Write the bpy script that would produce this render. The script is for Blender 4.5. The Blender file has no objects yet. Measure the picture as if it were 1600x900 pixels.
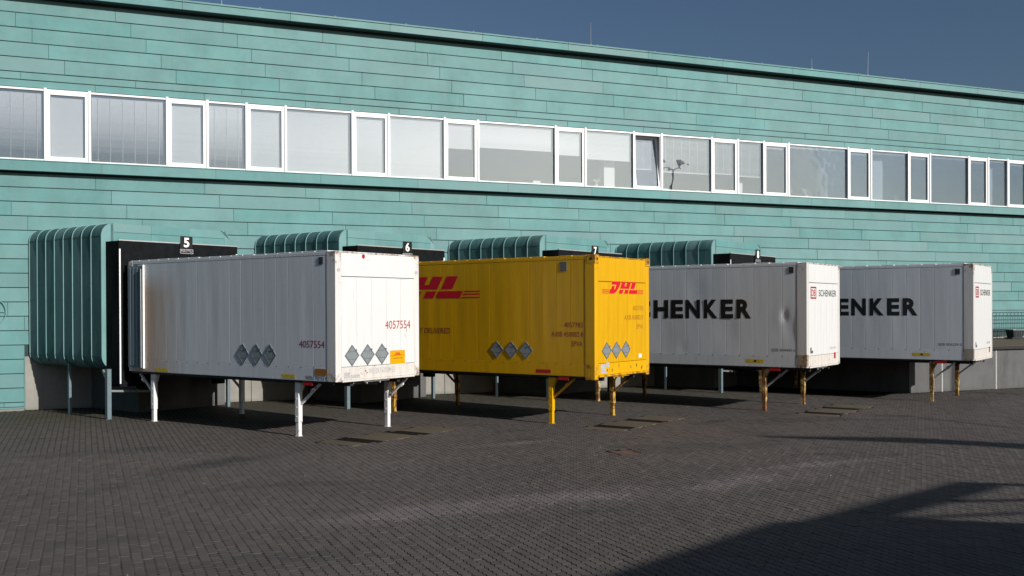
import bpy, bmesh, math, random
import numpy as np
from mathutils import Vector, Matrix
random.seed(7)
rng = np.random.default_rng(7)
R = math.radians
S = bpy.context.scene
COL = S.collection

# ------------------------------------------------------------------ camera
CAM_H = 2.6936
YAW, PITCH, ROLL = -0.3999, -0.0049, -0.0041      # recovered from the photograph's vanishing lines
F = Vector((-math.sin(YAW) * math.cos(PITCH), math.cos(YAW) * math.cos(PITCH), math.sin(PITCH)))
RR = Vector((math.cos(YAW), math.sin(YAW), 0)); UU = RR.cross(F)
R2 = RR * math.cos(ROLL) + UU * math.sin(ROLL); U2 = R2.cross(F)
cam = bpy.data.cameras.new('camera'); camo = bpy.data.objects.new('camera', cam); COL.objects.link(camo)
cam.sensor_width = 36; cam.lens = 36 * 1579.8 / 1600; cam.shift_y = 39.6 / 1600
cam.clip_start = .1; cam.clip_end = 4000
M = Matrix.Identity(4)
for i in range(3):
    M[i][0] = R2[i]; M[i][1] = U2[i]; M[i][2] = -F[i]
M[2][3] = CAM_H
camo.matrix_world = M
S.camera = camo

# ------------------------------------------------------------------ sky, sun, exposure
SUN_AZ, SUN_EL = 25.3, 22.6                       # degrees from -Y towards +X, and above the horizon
w = bpy.data.worlds.new('World'); S.world = w; w.use_nodes = True
nt = w.node_tree; bg = nt.nodes['Background']
sky = nt.nodes.new('ShaderNodeTexSky'); sky.sky_type = 'NISHITA'; sky.sun_disc = False
sky.sun_elevation = R(SUN_EL); sky.sun_rotation = R(180 - SUN_AZ)
sky.air_density = 1.0; sky.dust_density = 1.6; sky.ozone_density = 4.0
nt.links.new(sky.outputs[0], bg.inputs[0]); bg.inputs[1].default_value = .054
sl = bpy.data.lights.new('sun', 'SUN'); sl.energy = 5.0; sl.angle = R(.53); sl.color = (1, .962, .905)
so = bpy.data.objects.new('sun', sl); COL.objects.link(so)
sd = Vector((math.sin(R(SUN_AZ)) * math.cos(R(SUN_EL)), -math.cos(R(SUN_AZ)) * math.cos(R(SUN_EL)), math.sin(R(SUN_EL))))
so.rotation_euler = sd.to_track_quat('Z', 'Y').to_euler(); so.location = (20, -30, 30)
S.view_settings.view_transform = 'Standard'; S.view_settings.look = 'None'
S.view_settings.exposure = 0; S.view_settings.gamma = 1; S.view_settings.use_curve_mapping = False
S.render.engine = 'CYCLES'
S.cycles.caustics_reflective = False; S.cycles.caustics_refractive = False
S.cycles.max_bounces = 8; S.cycles.transparent_max_bounces = 12

# ------------------------------------------------------------------ helpers
def tag(o, label=None, cat=None, group=None, kind=None):
    if label: o['label'] = label
    if cat: o['category'] = cat
    if group: o['group'] = group
    if kind: o['kind'] = kind
    return o
def empty(name, loc=(0, 0, 0), rz=0, parent=None):
    o = bpy.data.objects.new(name, None); COL.objects.link(o); o.location = loc; o.rotation_euler = (0, 0, rz)
    o.empty_display_size = .2
    if parent: o.parent = parent
    return o
def link(name, me, mat=None, parent=None, loc=None, rot=None, bevel=0):
    if mat is not None and len(me.materials) == 0: me.materials.append(mat)
    o = bpy.data.objects.new(name, me); COL.objects.link(o)
    if parent: o.parent = parent
    if loc is not None: o.location = loc
    if rot is not None: o.rotation_euler = rot
    if bevel:
        m = o.modifiers.new('bevel', 'BEVEL'); m.width = bevel; m.segments = 2; m.limit_method = 'ANGLE'
    return o
class MB:
    def __init__(s): s.v = []; s.f = []
    def add(s, vs, fs):
        n = len(s.v); s.v += [tuple(v) for v in vs]; s.f += [tuple(i + n for i in f) for f in fs]; return s
    def box(s, x0, x1, y0, y1, z0, z1):
        return s.add([(x0,y0,z0),(x1,y0,z0),(x1,y1,z0),(x0,y1,z0),(x0,y0,z1),(x1,y0,z1),(x1,y1,z1),(x0,y1,z1)],
                     [(3,2,1,0),(4,5,6,7),(0,1,5,4),(1,2,6,5),(2,3,7,6),(3,0,4,7)])
    def bar(s, p, q, w, d=None, up=(0, 0, 1)):
        p, q = Vector(p), Vector(q); d = d or w; t = (q - p).normalized()
        u = Vector(up)
        if abs(t.dot(u)) > .98: u = Vector((1, 0, 0))
        a = t.cross(u).normalized(); b = a.cross(t)
        vs = [c + a * (i * w / 2) + b * (j * d / 2) for c in (p, q) for i, j in ((-1,-1),(1,-1),(1,1),(-1,1))]
        return s.add(vs, [(0,1,2,3),(7,6,5,4),(0,4,5,1),(1,5,6,2),(2,6,7,3),(3,7,4,0)])
    def tube(s, p, q, r, n=10, r2=None, cap=True):
        p, q = Vector(p), Vector(q); r2 = r if r2 is None else r2; t = (q - p).normalized()
        u = Vector((0, 0, 1)) if abs(t.z) < .9 else Vector((1, 0, 0))
        a = t.cross(u).normalized(); b = t.cross(a)
        vs = [c + (a * math.cos(k * 2 * math.pi / n) + b * math.sin(k * 2 * math.pi / n)) * rr for c, rr in ((p, r), (q, r2)) for k in range(n)]
        fs = [(k, (k + 1) % n, n + (k + 1) % n, n + k) for k in range(n)]
        if cap: fs += [tuple(range(n - 1, -1, -1)), tuple(range(n, 2 * n))]
        return s.add(vs, fs)
    def prism(s, poly, M, d):                      # polygon in 2D, placed by M (x, y in plane, z normal), thickness d along -normal
        n = len(poly)
        vs = [M @ Vector((x, y, 0)) for x, y in poly] + [M @ Vector((x, y, -d)) for x, y in poly]
        return s.add(vs, [tuple(range(n)), tuple(range(2 * n - 1, n - 1, -1))] + [(i, n + i, n + (i + 1) % n, (i + 1) % n) for i in range(n)])
    def mesh(s, name):
        me = bpy.data.meshes.new(name); me.from_pydata(s.v, [], s.f); me.update(); return me
    def build(s, name, mat, parent=None, bevel=0, loc=None, rot=None):
        return link(name, s.mesh(name), mat, parent, loc, rot, bevel)
def box(name, mat, parent, b, bevel=0): return MB().box(*b).build(name, mat, parent, bevel)
def smooth(o):
    o.data.polygons.foreach_set('use_smooth', [True] * len(o.data.polygons)); return o

# ------------------------------------------------------------------ materials
class NT:
    def __init__(s, name):
        s.m = bpy.data.materials.new(name); s.m.use_nodes = True; s.t = s.m.node_tree
        s.b = s.t.nodes['Principled BSDF']; s.out = s.t.nodes['Material Output']
    def n(s, ty, **k):
        x = s.t.nodes.new(ty)
        for a, v in k.items(): setattr(x, a, v)
        return x
    def l(s, a, b): s.t.links.new(a, b)
    def coord(s, kind='Object', scale=(1, 1, 1), world=False):
        mp = s.n('ShaderNodeMapping'); mp.inputs['Scale'].default_value = scale
        if world: s.l(s.n('ShaderNodeNewGeometry').outputs['Position'], mp.inputs['Vector'])
        else: s.l(s.n('ShaderNodeTexCoord').outputs[kind], mp.inputs['Vector'])
        return mp.outputs[0]
    def noise(s, vec, scale, detail=4, rough=.55, dist=0):
        x = s.n('ShaderNodeTexNoise'); x.inputs['Scale'].default_value = scale; x.inputs['Detail'].default_value = detail
        x.inputs['Roughness'].default_value = rough; x.inputs['Distortion'].default_value = dist
        s.l(vec, x.inputs['Vector']); return x.outputs['Fac']
    def ramp(s, fac, stops):
        x = s.n('ShaderNodeValToRGB'); e = x.color_ramp.elements
        while len(e) < len(stops): e.new(.5)
        for k, (p, c) in enumerate(stops):
            e[k].position = p; e[k].color = (c, c, c, 1) if not hasattr(c, '__len__') else (*c, 1)
        s.l(fac, x.inputs[0]); return x.outputs[0]
    def mix(s, fac, a, b, mode='MIX'):
        x = s.n('ShaderNodeMix', data_type='RGBA', blend_type=mode)
        for sock, v in ((x.inputs[0], fac), (x.inputs[6], a), (x.inputs[7], b)):
            if hasattr(v, 'is_output'): s.l(v, sock)
            elif hasattr(v, '__len__'): sock.default_value = (*v, 1)
            else: sock.default_value = v
        return x.outputs[2]
    def math(s, op, a, b=0, c=0):
        x = s.n('ShaderNodeMath', operation=op)
        for sock, v in zip(x.inputs, (a, b, c)):
            if hasattr(v, 'is_output'): s.l(v, sock)
            else: sock.default_value = v
        return x.outputs[0]
    def rnd(s): return s.n('ShaderNodeObjectInfo').outputs['Random']
    def sep(s, vec):
        x = s.n('ShaderNodeSeparateXYZ'); s.l(vec, x.inputs[0]); return x.outputs
    def bump(s, h, strength=.3, dist=.01):
        x = s.n('ShaderNodeBump'); x.inputs['Strength'].default_value = strength; x.inputs['Distance'].default_value = dist
        s.l(h, x.inputs['Height']); s.l(x.outputs[0], s.b.inputs['Normal'])
    def col(s, c):
        if hasattr(c, 'is_output'): s.l(c, s.b.inputs['Base Color'])
        else: s.b.inputs['Base Color'].default_value = (*c, 1)
        return s
    def set(s, rough=.5, metal=0, spec=.5):
        s.b.inputs['Roughness'].default_value = rough; s.b.inputs['Metallic'].default_value = metal
        s.b.inputs['Specular IOR Level'].default_value = spec; return s

def patina(name, base=(.116, .262, .258), k=1.0):
    m = NT(name); pos = m.coord(world=True); st = m.coord(world=True, scale=(1.4, 1.4, .22))
    a = m.noise(pos, 1.3, 5, .6); b = m.noise(st, 3.5, 5, .65); c = m.noise(pos, 22, 3, .6)
    g = m.rnd()
    c0 = tuple(x * .86 * k for x in base); c1 = tuple(x * 1.12 * k for x in base)
    grey = (.165 * k, .275 * k, .283 * k)
    col = m.mix(m.ramp(a, [(.3, 0), (.7, 1)]), c0, c1)
    col = m.mix(m.math('MULTIPLY', m.ramp(b, [(.42, 0), (.75, 1)]), .45), col, grey)
    # some sheets weathered greyer than their neighbours, the rest a little lighter or darker
    col = m.mix(m.math('MULTIPLY', m.ramp(g, [(.80, 0), (.86, 1)]), .45), col, grey)
    fr = m.math('FRACT', m.math('MULTIPLY', g, 7.31))
    hv = m.n('ShaderNodeHueSaturation'); m.l(col, hv.inputs['Color'])
    m.l(m.math('ADD', m.math('MULTIPLY', fr, .10), .95), hv.inputs['Value'])
    m.l(m.math('ADD', m.math('MULTIPLY', m.math('FRACT', m.math('MULTIPLY', g, 13.7)), .16), .92), hv.inputs['Saturation'])
    col = m.mix(m.math('MULTIPLY', m.ramp(c, [(.55, 0), (.8, 1)]), .14), hv.outputs[0], tuple(x * .55 for x in base))
    m.col(col).set(.62, 0, .3); m.bump(m.math('ADD', m.math('MULTIPLY', a, 1.0), m.math('MULTIPLY', c, .12)), .25, .02)
    return m.m
def paint(name, c, dirt=(.2, .19, .17), amount=.5, rough=.42, rust=0, ends=None, discolour=None, vary=0):
    m = NT(name); o = m.coord('Object'); st = m.coord('Object', scale=(3.2, 3.2, .25)); wp = m.coord(world=True)
    a = m.noise(st, 2.4, 6, .65); b = m.noise(wp, 9, 5, .65); f = m.noise(wp, 60, 2)
    c1 = m.mix(m.math('MULTIPLY', m.ramp(a, [(.45, 0), (.78, 1)]), amount * .55), c, dirt)
    c1 = m.mix(m.math('MULTIPLY', m.ramp(b, [(.55, 0), (.75, 1)]), amount * .35), c1, tuple(x * .75 for x in c))
    if vary:                                           # random tone per sheet, painting in the uneven grazing light on the panels
        hv = m.n('ShaderNodeHueSaturation'); m.l(c1, hv.inputs['Color']); m.l(m.math('ADD', m.math('MULTIPLY', m.rnd(), vary), 1 - vary / 2), hv.inputs['Value']); c1 = hv.outputs[0]
    if rust:
        r = m.noise(wp, 5.5, 8, .72); r2 = m.noise(wp, 30, 4, .7)
        k = m.ramp(m.math('ADD', r, m.math('MULTIPLY', r2, .25)), [(.78 - rust * .25, 0), (.84 - rust * .25, 1)])
        if ends:                                       # rust gathers at the top and bottom castings
            z = m.sep(wp)[2]
            e = m.math('MAXIMUM', m.ramp(m.math('MULTIPLY', m.math('SUBTRACT', z, ends[1] - .55), 1 / .55), [(.0, 0), (1, 1)]), m.ramp(m.math('MULTIPLY', m.math('SUBTRACT', ends[0] + .6, z), 1 / .6), [(0, 0), (1, 1)]))
            k = m.math('MULTIPLY', m.ramp(m.math('ADD', m.math('ADD', r, m.math('MULTIPLY', r2, .25)), m.math('MULTIPLY', e, .22)), [(.78, 0), (.90, 1)]), .85)
        c1 = m.mix(k, c1, m.mix(r2, (.05, .02, .01), (.30, .13, .045)))
        m.l(m.math('ADD', m.math('MULTIPLY', k, .4), rough), m.b.inputs['Roughness'])
    if discolour:                                          # browner towards the door end of the nearest body, fading near its top
        xs, ys, zs = m.sep(wp); (n0, n1) = discolour
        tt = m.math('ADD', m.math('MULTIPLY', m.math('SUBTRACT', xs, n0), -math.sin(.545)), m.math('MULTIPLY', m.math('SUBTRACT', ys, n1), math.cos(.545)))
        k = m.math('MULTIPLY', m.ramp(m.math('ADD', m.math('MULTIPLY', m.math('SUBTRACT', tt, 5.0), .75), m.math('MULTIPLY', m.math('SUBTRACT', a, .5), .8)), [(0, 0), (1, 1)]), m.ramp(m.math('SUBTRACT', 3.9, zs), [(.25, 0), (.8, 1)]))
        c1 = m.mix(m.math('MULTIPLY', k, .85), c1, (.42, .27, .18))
    m.col(c1); m.b.inputs['Specular IOR Level'].default_value = .3
    if not rust: m.b.inputs['Roughness'].default_value = rough
    m.bump(m.math('ADD', b, m.math('MULTIPLY', f, .15)), .06, .01)
    return m.m
def plain(name, c, rough=.5, metal=0, var=.12, scale=14, spec=.4):
    m = NT(name); n = m.noise(m.coord(world=True), scale, 5, .6)
    m.col(m.mix(m.ramp(n, [(.3, 0), (.7, 1)]), tuple(x * (1 - var) for x in c), tuple(min(1, x * (1 + var)) for x in c))).set(rough, metal, spec)
    m.bump(n, .08, .01); return m.m
def concrete(name, c, discolour=.5):
    m = NT(name); p = m.coord(world=True); st = m.coord(world=True, scale=(1, 1, .18))
    a = m.noise(p, 1.1, 6, .62); b = m.noise(st, 2.6, 6, .66); f = m.noise(p, 40, 4, .6)
    col = m.mix(m.ramp(a, [(.3, 0), (.7, 1)]), tuple(x * .78 for x in c), tuple(x * 1.15 for x in c))
    col = m.mix(m.math('MULTIPLY', m.ramp(b, [(.5, 0), (.72, 1)]), discolour), col, tuple(x * .42 for x in c))
    z = m.sep(p)[2]
    foot = m.math('MULTIPLY', m.ramp(m.math('ADD', m.math('MULTIPLY', z, -3.0), m.math('MULTIPLY', a, 1.1)), [(.25, 0), (.75, 1)]), .55)
    col = m.mix(foot, col, (.07, .075, .045))      # algae and splash dirt along the foot
    col = m.mix(m.math('MULTIPLY', f, .25), col, tuple(x * .7 for x in c))
    m.col(col).set(.85, 0, .25); m.bump(m.math('ADD', a, m.math('MULTIPLY', f, .4)), .25, .012); return m.m

COPPER = patina('patinated_copper')
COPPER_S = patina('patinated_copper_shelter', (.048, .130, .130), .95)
SEAM = patina('patinated_copper_seam', (.145, .285, .285))
BACK = plain('dark_backing', (.025, .05, .05), .8)
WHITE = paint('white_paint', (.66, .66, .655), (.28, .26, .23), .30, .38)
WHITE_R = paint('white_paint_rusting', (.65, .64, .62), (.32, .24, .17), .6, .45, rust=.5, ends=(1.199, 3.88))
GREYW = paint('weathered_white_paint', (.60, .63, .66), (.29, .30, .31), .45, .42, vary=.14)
GREYW1 = paint('weathered_white_paint_browned', (.60, .63, .66), (.29, .30, .31), .45, .42, vary=.12, discolour=(4.719, 20.418))
GREYR = paint('weathered_white_rusting', (.58, .57, .55), (.24, .2, .16), .6, .5, rust=.45, ends=(1.17, 3.85))
YELLOW = paint('yellow_paint', (.64, .345, .002), (.30, .15, .01), .6, .38, vary=.12)
YELLOW_R = paint('yellow_paint_chipped', (.64, .345, .003), (.34, .16, .01), .5, .42, rust=.32, ends=(1.10, 3.88))
CREAM = paint('grimy_cream_paint', (.62, .59, .55), (.34, .25, .17), .9, .5, rust=.16)
LEGY = paint('worn_yellow_leg_paint', (.55, .34, .05), (.2, .12, .05), .8, .6, rust=.75)
LEGC = paint('rusted_cream_leg_paint', (.52, .40, .16), (.2, .12, .06), .8, .6, rust=.85)
LEGW = paint('white_leg_paint', (.74, .73, .72), (.3, .22, .16), .3, .5, rust=.28)
DOORB = paint('blue_grey_door_paint', (.16, .20, .24), (.07, .08, .09), .6, .45)
POSTG = plain('blue_grey_post_paint', (.13, .18, .20), .55)
DARK = plain('dark_chassis_steel', (.02, .02, .021), .65, .2, .3)
RUBBER = plain('black_curtain_fabric', (.007, .008, .009), .9, 0, .35, 6, .12)
ALU = plain('bare_aluminium', (.55, .55, .54), .42, .6)
GREYAL = plain('grey_placard_aluminium', (.27, .30, .32), .45, .35, .12)
GREYLN = plain('grey_placard_edge', (.14, .155, .165), .5, .2)
BLACK = plain('black_print', (.006, .006, .007), .5)
RED = plain('red_print', (.42, .012, .02), .45)
MAROON = plain('dark_red_print', (.30, .02, .03), .5)
MAGENTA = plain('crimson_print', (.56, .004, .022), .4)
OCHRE = plain('faded_ochre_print', (.34, .12, .01), .5)
GREYPR = plain('grey_print', (.10, .105, .11), .5)
FADED = plain('faded_grey_print', (.42, .41, .41), .5, 0, .4, 40)
YTAPE = plain('yellow_tape', (.55, .40, .01), .45, 0, .3, 25)
REDLAMP = plain('red_reflector', (.40, .008, .012), .25)
BRIGHTW = plain('white_marking', (.80, .80, .79), .5)
FRAMEW = plain('white_window_frame', (.80, .80, .80), .38, 0, .03)
BLIND = plain('white_blind_slat', (.86, .86, .86), .55, 0, .03)
CONC = concrete('cast_concrete', (.31, .295, .265), .35)
CONC_P = concrete('platform_concrete', (.125, .125, .125), .6)
SLAB = concrete('tan_concrete_slab', (.130, .099, .073), .3)
PLATE = plain('dark_steel_plate', (.012, .010, .009), .9, 0, .4, 8, .1)
RUSTIRON = plain('rusty_cast_iron', (.085, .055, .042), .75, .3, .35, 20)
ROOM = plain('room_paint', (.55, .56, .58), .8, 0, .03)
ROOMF = plain('room_floor', (.16, .16, .17), .7)
ROOFM = plain('roof_membrane', (.16, .17, .17), .8)
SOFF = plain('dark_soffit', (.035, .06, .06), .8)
GALV = plain('galvanised_steel', (.33, .35, .36), .45, .6)
RAILM = plain('railing_paint', (.05, .09, .10), .5)
PLASTER = plain('grey_render', (.16, .16, .155), .85)

def glass_mat():
    m = NT('coated_glass'); m.t.nodes.remove(m.b)
    tr = m.n('ShaderNodeBsdfTransparent'); tr.inputs[0].default_value = (.97, .98, .985, 1)
    gl = m.n('ShaderNodeBsdfGlossy'); gl.inputs['Roughness'].default_value = .012; gl.inputs['Color'].default_value = (.80, .91, 1, 1)
    bp = m.n('ShaderNodeBump'); bp.inputs['Strength'].default_value = .07; bp.inputs['Distance'].default_value = .05
    m.l(m.noise(m.coord(world=True), 1.1, 2), bp.inputs['Height']); m.l(bp.outputs[0], gl.inputs['Normal'])
    lw = m.n('ShaderNodeLayerWeight'); lw.inputs[0].default_value = .35
    fac = m.math('ADD', m.math('MULTIPLY', lw.outputs['Fresnel'], .6), .21)
    mx = m.n('ShaderNodeMixShader'); m.l(fac, mx.inputs[0]); m.l(tr.outputs[0], mx.inputs[1]); m.l(gl.outputs[0], mx.inputs[2])
    m.l(mx.outputs[0], m.out.inputs[0]); return m.m
GLASS = glass_mat()

def paver_mat(name, src):
    m = NT(name); p = m.coord(world=True)
    if src == 'object': r = m.rnd()
    elif src == 'attr':
        at = m.n('ShaderNodeAttribute'); at.attribute_name = 'tone'; r = at.outputs['Fac']
    else: r = m.noise(p, 9, 2)
    a = m.noise(p, .22, 5, .6, .4); b = m.noise(m.coord(world=True, scale=(.5, 1.6, 1)), .55, 5, .6); f = m.noise(p, 160, 3, .7); g = m.noise(p, 3, 4, .6)
    base = m.mix(r, (.090, .077, .070), (.122, .104, .095))
    base = m.mix(m.math('MULTIPLY', m.ramp(m.math('FRACT', m.math('MULTIPLY', r, 5.7)), [(.86, 0), (.93, 1)]), .5), base, (.112, .085, .081))
    base = m.mix(m.math('MULTIPLY', m.ramp(a, [(.35, 0), (.7, 1)]), .35), base, (.064, .060, .057))
    # wiped, paler tyre sweeps across the yard
    xs, ys, zs = m.sep(p)
    # arc of a turning lorry: circle about (7, 28), radius ~15
    dx = m.math('SUBTRACT', xs, 6.0); dy = m.math('SUBTRACT', ys, 30.5)
    rad = m.math('SQRT', m.math('ADD', m.math('MULTIPLY', dx, dx), m.math('MULTIPLY', dy, dy)))
    band = m.math('SUBTRACT', 1, m.math('MULTIPLY', m.math('ABSOLUTE', m.math('SUBTRACT', rad, m.math('ADD', 17.1, m.math('MULTIPLY', b, 1.3)))), 1.15))
    sweep = m.math('MULTIPLY', m.ramp(band, [(.05, 0), (.8, 1)]), m.ramp(g, [(.3, .25), (.65, 1)]))
    win = m.math('MULTIPLY', m.ramp(m.math('MULTIPLY', m.math('SUBTRACT', xs, 1.0), .33), [(0, 0), (1, 1)]), m.ramp(m.math('MULTIPLY', m.math('SUBTRACT', 12.5, xs), .33), [(0, 0), (1, 1)]))
    sweep = m.math('MULTIPLY', sweep, m.math('MULTIPLY', win, m.ramp(m.noise(p, .55, 3), [(.32, .15), (.60, 1)])))
    base = m.mix(m.math('MULTIPLY', sweep, .85), base, (.19, .160, .156))
    def patch(cx, cy, rx, ry, ang):
        c_, s_ = math.cos(R(ang)), math.sin(R(ang)); ex = m.math('SUBTRACT', xs, cx); ey = m.math('SUBTRACT', ys, cy)
        u = m.math('MULTIPLY', m.math('ADD', m.math('MULTIPLY', ex, c_), m.math('MULTIPLY', ey, s_)), 1 / rx)
        v = m.math('MULTIPLY', m.math('SUBTRACT', m.math('MULTIPLY', ey, c_), m.math('MULTIPLY', ex, s_)), 1 / ry)
        q = m.math('SQRT', m.math('ADD', m.math('MULTIPLY', u, u), m.math('MULTIPLY', v, v)))
        return m.ramp(m.math('SUBTRACT', m.math('ADD', 1.0, m.math('MULTIPLY', m.math('SUBTRACT', g, .5), 1.8)), q), [(.0, 0), (.7, 1)])
    for a_ in ((3.7, 12.8, 1.6, .5, 14), (6.1, 13.0, 1.4, .5, -4), (9.1, 13.0, 1.5, .34, 24), (11.6, 13.9, 2.0, .28, 0), (7.8, 18.6, 1.4, .3, 10)):
        base = m.mix(m.math('MULTIPLY', patch(*a_), .55), base, (.20, .165, .165))
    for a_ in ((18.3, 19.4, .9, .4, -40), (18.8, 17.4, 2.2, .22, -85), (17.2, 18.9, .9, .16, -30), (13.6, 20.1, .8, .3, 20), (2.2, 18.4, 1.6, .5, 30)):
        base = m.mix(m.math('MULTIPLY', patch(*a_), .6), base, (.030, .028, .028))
    # old oil darkening
    oil = m.math('MULTIPLY', m.ramp(m.noise(m.coord(world=True, scale=(.6, 1.5, 1)), .5, 4, .6, .8), [(.54, 0), (.72, 1)]), .6)
    base = m.mix(oil, base, (.040, .038, .038))
    # moss towards the damp foot of the building
    wet = m.ramp(m.math('ADD', m.math('MULTIPLY', m.math('SUBTRACT', ys, 22.0), .085), m.math('MULTIPLY', g, .55)), [(.35, 0), (.85, 1)])
    base = m.mix(m.math('MULTIPLY', wet, .8), base, (.056, .050, .031))
    # rust washed off the legs
    for (lx, ly) in LEGPTS:
        ex = m.math('SUBTRACT', xs, lx); ey = m.math('SUBTRACT', ys, ly)
        dd = m.math('SQRT', m.math('ADD', m.math('MULTIPLY', ex, ex), m.math('MULTIPLY', ey, ey)))
        k = m.math('MULTIPLY', m.ramp(m.math('ADD', m.math('MULTIPLY', dd, -1.6), m.math('MULTIPLY', g, .9)), [(.05, 0), (.6, 1)]), .65)
        base = m.mix(k, base, (.13, .062, .024))
    base = m.mix(m.math('MULTIPLY', f, .5), base, m.mix(.5, base, (.02, .02, .02)))
    m.col(base).set(.82, 0, .3); m.bump(m.math('ADD', m.math('MULTIPLY', f, .5), m.noise(p, 45, 2)), .35, .004)
    return m.m

# ------------------------------------------------------------------ layout numbers recovered from the photograph
TH = 0.545                                            # heading of the parked swap bodies
ca, sa = math.cos(TH), math.sin(TH)
bv = Vector((ca, sa, 0)); av = Vector((sa, -ca, 0))   # width direction, outward (away from the dock)
BODIES = [((4.719, 20.418), 1.199, 2.683), ((10.595, 20.287), 1.132, 2.747), ((16.804, 20.639), 1.153, 2.674), ((22.672, 20.825), 1.190, 2.698)]
BW, BL = 2.55, 7.15
LEGS = [[(.1, 1.22), (2.45, .85), (.1, 6.30), (2.45, 5.95)], [(.1, 1.235), (2.45, .965), (.1, 6.2), (2.45, 5.95)],
        [(.1, 1.158), (2.45, .973), (.1, 6.2), (2.45, 5.95)], [(.1, 1.115), (2.45, .945), (.1, 6.2), (2.45, 5.95)]]
def bw(i, x, y): n = BODIES[i][0]; return (n[0] + ca * x - sa * y, n[1] + sa * x + ca * y)
LEGPTS = [bw(0, *LEGS[0][0]), bw(0, *LEGS[0][1]), bw(0, *LEGS[0][2]), bw(1, *LEGS[1][1])]
D = 30.2                                              # plane of the copper facade
SP = 5.98                                             # spacing of the docks along the wall
P0, TS = (.38, 27.1), R(29.5)

# ------------------------------------------------------------------ ground
PAV_A = paver_mat('grey_concrete_paver', 'attr'); PAV_O = paver_mat('grey_concrete_paver_single', 'object'); PAV_N = paver_mat('far_paving', 'noise')
JOINT = plain('dark_joint_sand', (.014, .013, .011), .95, 0, .35, 30, .05)
g = MB().add([(-1500, -1500, -.12), (1500, -1500, -.12), (1500, 1500, -.12), (-1500, 1500, -.12)], [(0, 1, 2, 3)]).build('ground', PAV_N)
tag(g, kind='structure')
yard = MB().add([(-40, -40, -.022), (70, -40, -.022), (70, 30.25, -.022), (-40, 30.25, -.022)], [(0, 1, 2, 3)]).build('yard_paving', JOINT)
tag(yard, kind='structure')
PW, PL, AMP, GX, GY = .1125, .225, .0125, .0068, .0026
def paver_template(skirt=True):
    ys = [0, PL / 4, PL / 2, 3 * PL / 4, PL]; of = [-AMP, AMP, -AMP, AMP, -AMP]
    def ring(ins, z):
        gx, gy = GX + ins, GY + ins
        left = [(o + gx, min(max(y, gy), PL - gy), z) for y, o in zip(ys, of)]
        right = [(o + PW - gx, min(max(y, gy), PL - gy), z) for y, o in zip(ys, of)]
        return right + left[::-1]
    vs = ring(.0012, 0) + ring(0, -.0015)
    fs = [tuple(range(10))] + [(i, 10 + i, 10 + (i + 1) % 10, (i + 1) % 10) for i in range(10)]
    if skirt:
        vs += ring(0, -.024); fs += [(10 + i, 20 + i, 20 + (i + 1) % 10, 10 + (i + 1) % 10) for i in range(10)]
    return np.array(vs, float), fs
def excluded(x, y):
    ex = (y > 24.1) & (x > 21.5 + .6 * (24.1 - y))
    for (px, py, hx, hy) in PADS:
        dx, dy = x - px, y - py; u = dx * ca + dy * sa; v = -dx * sa + dy * ca
        ex |= (np.abs(u) < hx) & (np.abs(v) < hy)
    ex |= (np.abs(x - 9.28) < .27) & (np.abs(y - 16.5) < .27)
    return ex
PADS = []
for i in range(3):
    c = bw(i, 1.35, -.30); PADS.append((c[0], c[1], 1.72, .52))
ii, jj = np.meshgrid(np.arange(-110, 330), np.arange(28, 136), indexing='ij')
X = ii * PW; Y = jj * PL + (ii % 2) * PL / 2
X, Y = X.ravel(), Y.ravel()
az = np.arctan2(X, Y); dist = np.hypot(X, Y)
dep = X * F.x + Y * F.y; lat = X * R2.x + Y * R2.y
keep = (dep > 6) & (np.abs(lat) < dep * .5063 + 2.2) & (Y < 30.0) & (Y > 5.5)
keep &= ~excluded(X + PW / 2, Y + PL / 2)
X, Y, dep, lat = X[keep], Y[keep], dep[keep], lat[keep]
py = (CAM_H) * 1579.8 / dep + 482; px_ = 800 + 1579.8 * lat / dep
infr = (py < 895) & (px_ > 15) & (px_ < 1570)
order = np.argsort(np.where(infr, dep, 1e6))
single = np.zeros(len(X), bool); single[order[:300]] = True
tv, tf = paver_template(True)
pm = bpy.data.meshes.new('paver'); pm.from_pydata([tuple(v) for v in tv], [], tf); pm.materials.append(PAV_O)
for k in order[:300]:
    o = link('paver', pm, None, yard, (X[k], Y[k], rng.normal(0, .0012)), (rng.normal(0, .006), rng.normal(0, .008), 0))
def paver_field(name, xs, ys, skirt):
    tv, tf = paver_template(skirt); n = len(xs); nv = len(tv)
    V = np.repeat(tv[None], n, 0)
    tx, ty = rng.normal(0, .006, n), rng.normal(0, .008, n)
    V[:, :, 2] += rng.normal(0, .0012, n)[:, None] + (V[:, :, 0] - PW / 2) * ty[:, None] + (V[:, :, 1] - PL / 2) * tx[:, None]
    V[:, :, 0] += xs[:, None] + rng.normal(0, .0008, n)[:, None]; V[:, :, 1] += ys[:, None]
    V = V.reshape(-1, 3)
    lt = np.array([len(f) for f in tf]); li = np.concatenate([np.array(f) for f in tf])
    LI = (li[None] + (np.arange(n) * nv)[:, None]).ravel(); LT = np.tile(lt, n); LS = np.concatenate([[0], np.cumsum(LT)[:-1]])
    me = bpy.data.meshes.new(name); me.vertices.add(len(V)); me.vertices.foreach_set('co', V.ravel().astype(np.float32))
    me.loops.add(len(LI)); me.loops.foreach_set('vertex_index', LI.astype(np.int32))
    me.polygons.add(len(LT)); me.polygons.foreach_set('loop_start', LS.astype(np.int32)); me.polygons.foreach_set('loop_total', LT.astype(np.int32))
    at = me.attributes.new('tone', 'FLOAT', 'POINT'); at.data.foreach_set('value', np.repeat(rng.random(n), nv).astype(np.float32))
    me.update(calc_edges=True); me.validate(); me.shade_flat()
    o = link(name, me, PAV_A, yard); tag(o, kind='stuff'); return o
nr = ~single & (dep < 19); fr = ~single & (dep >= 19)
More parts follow.
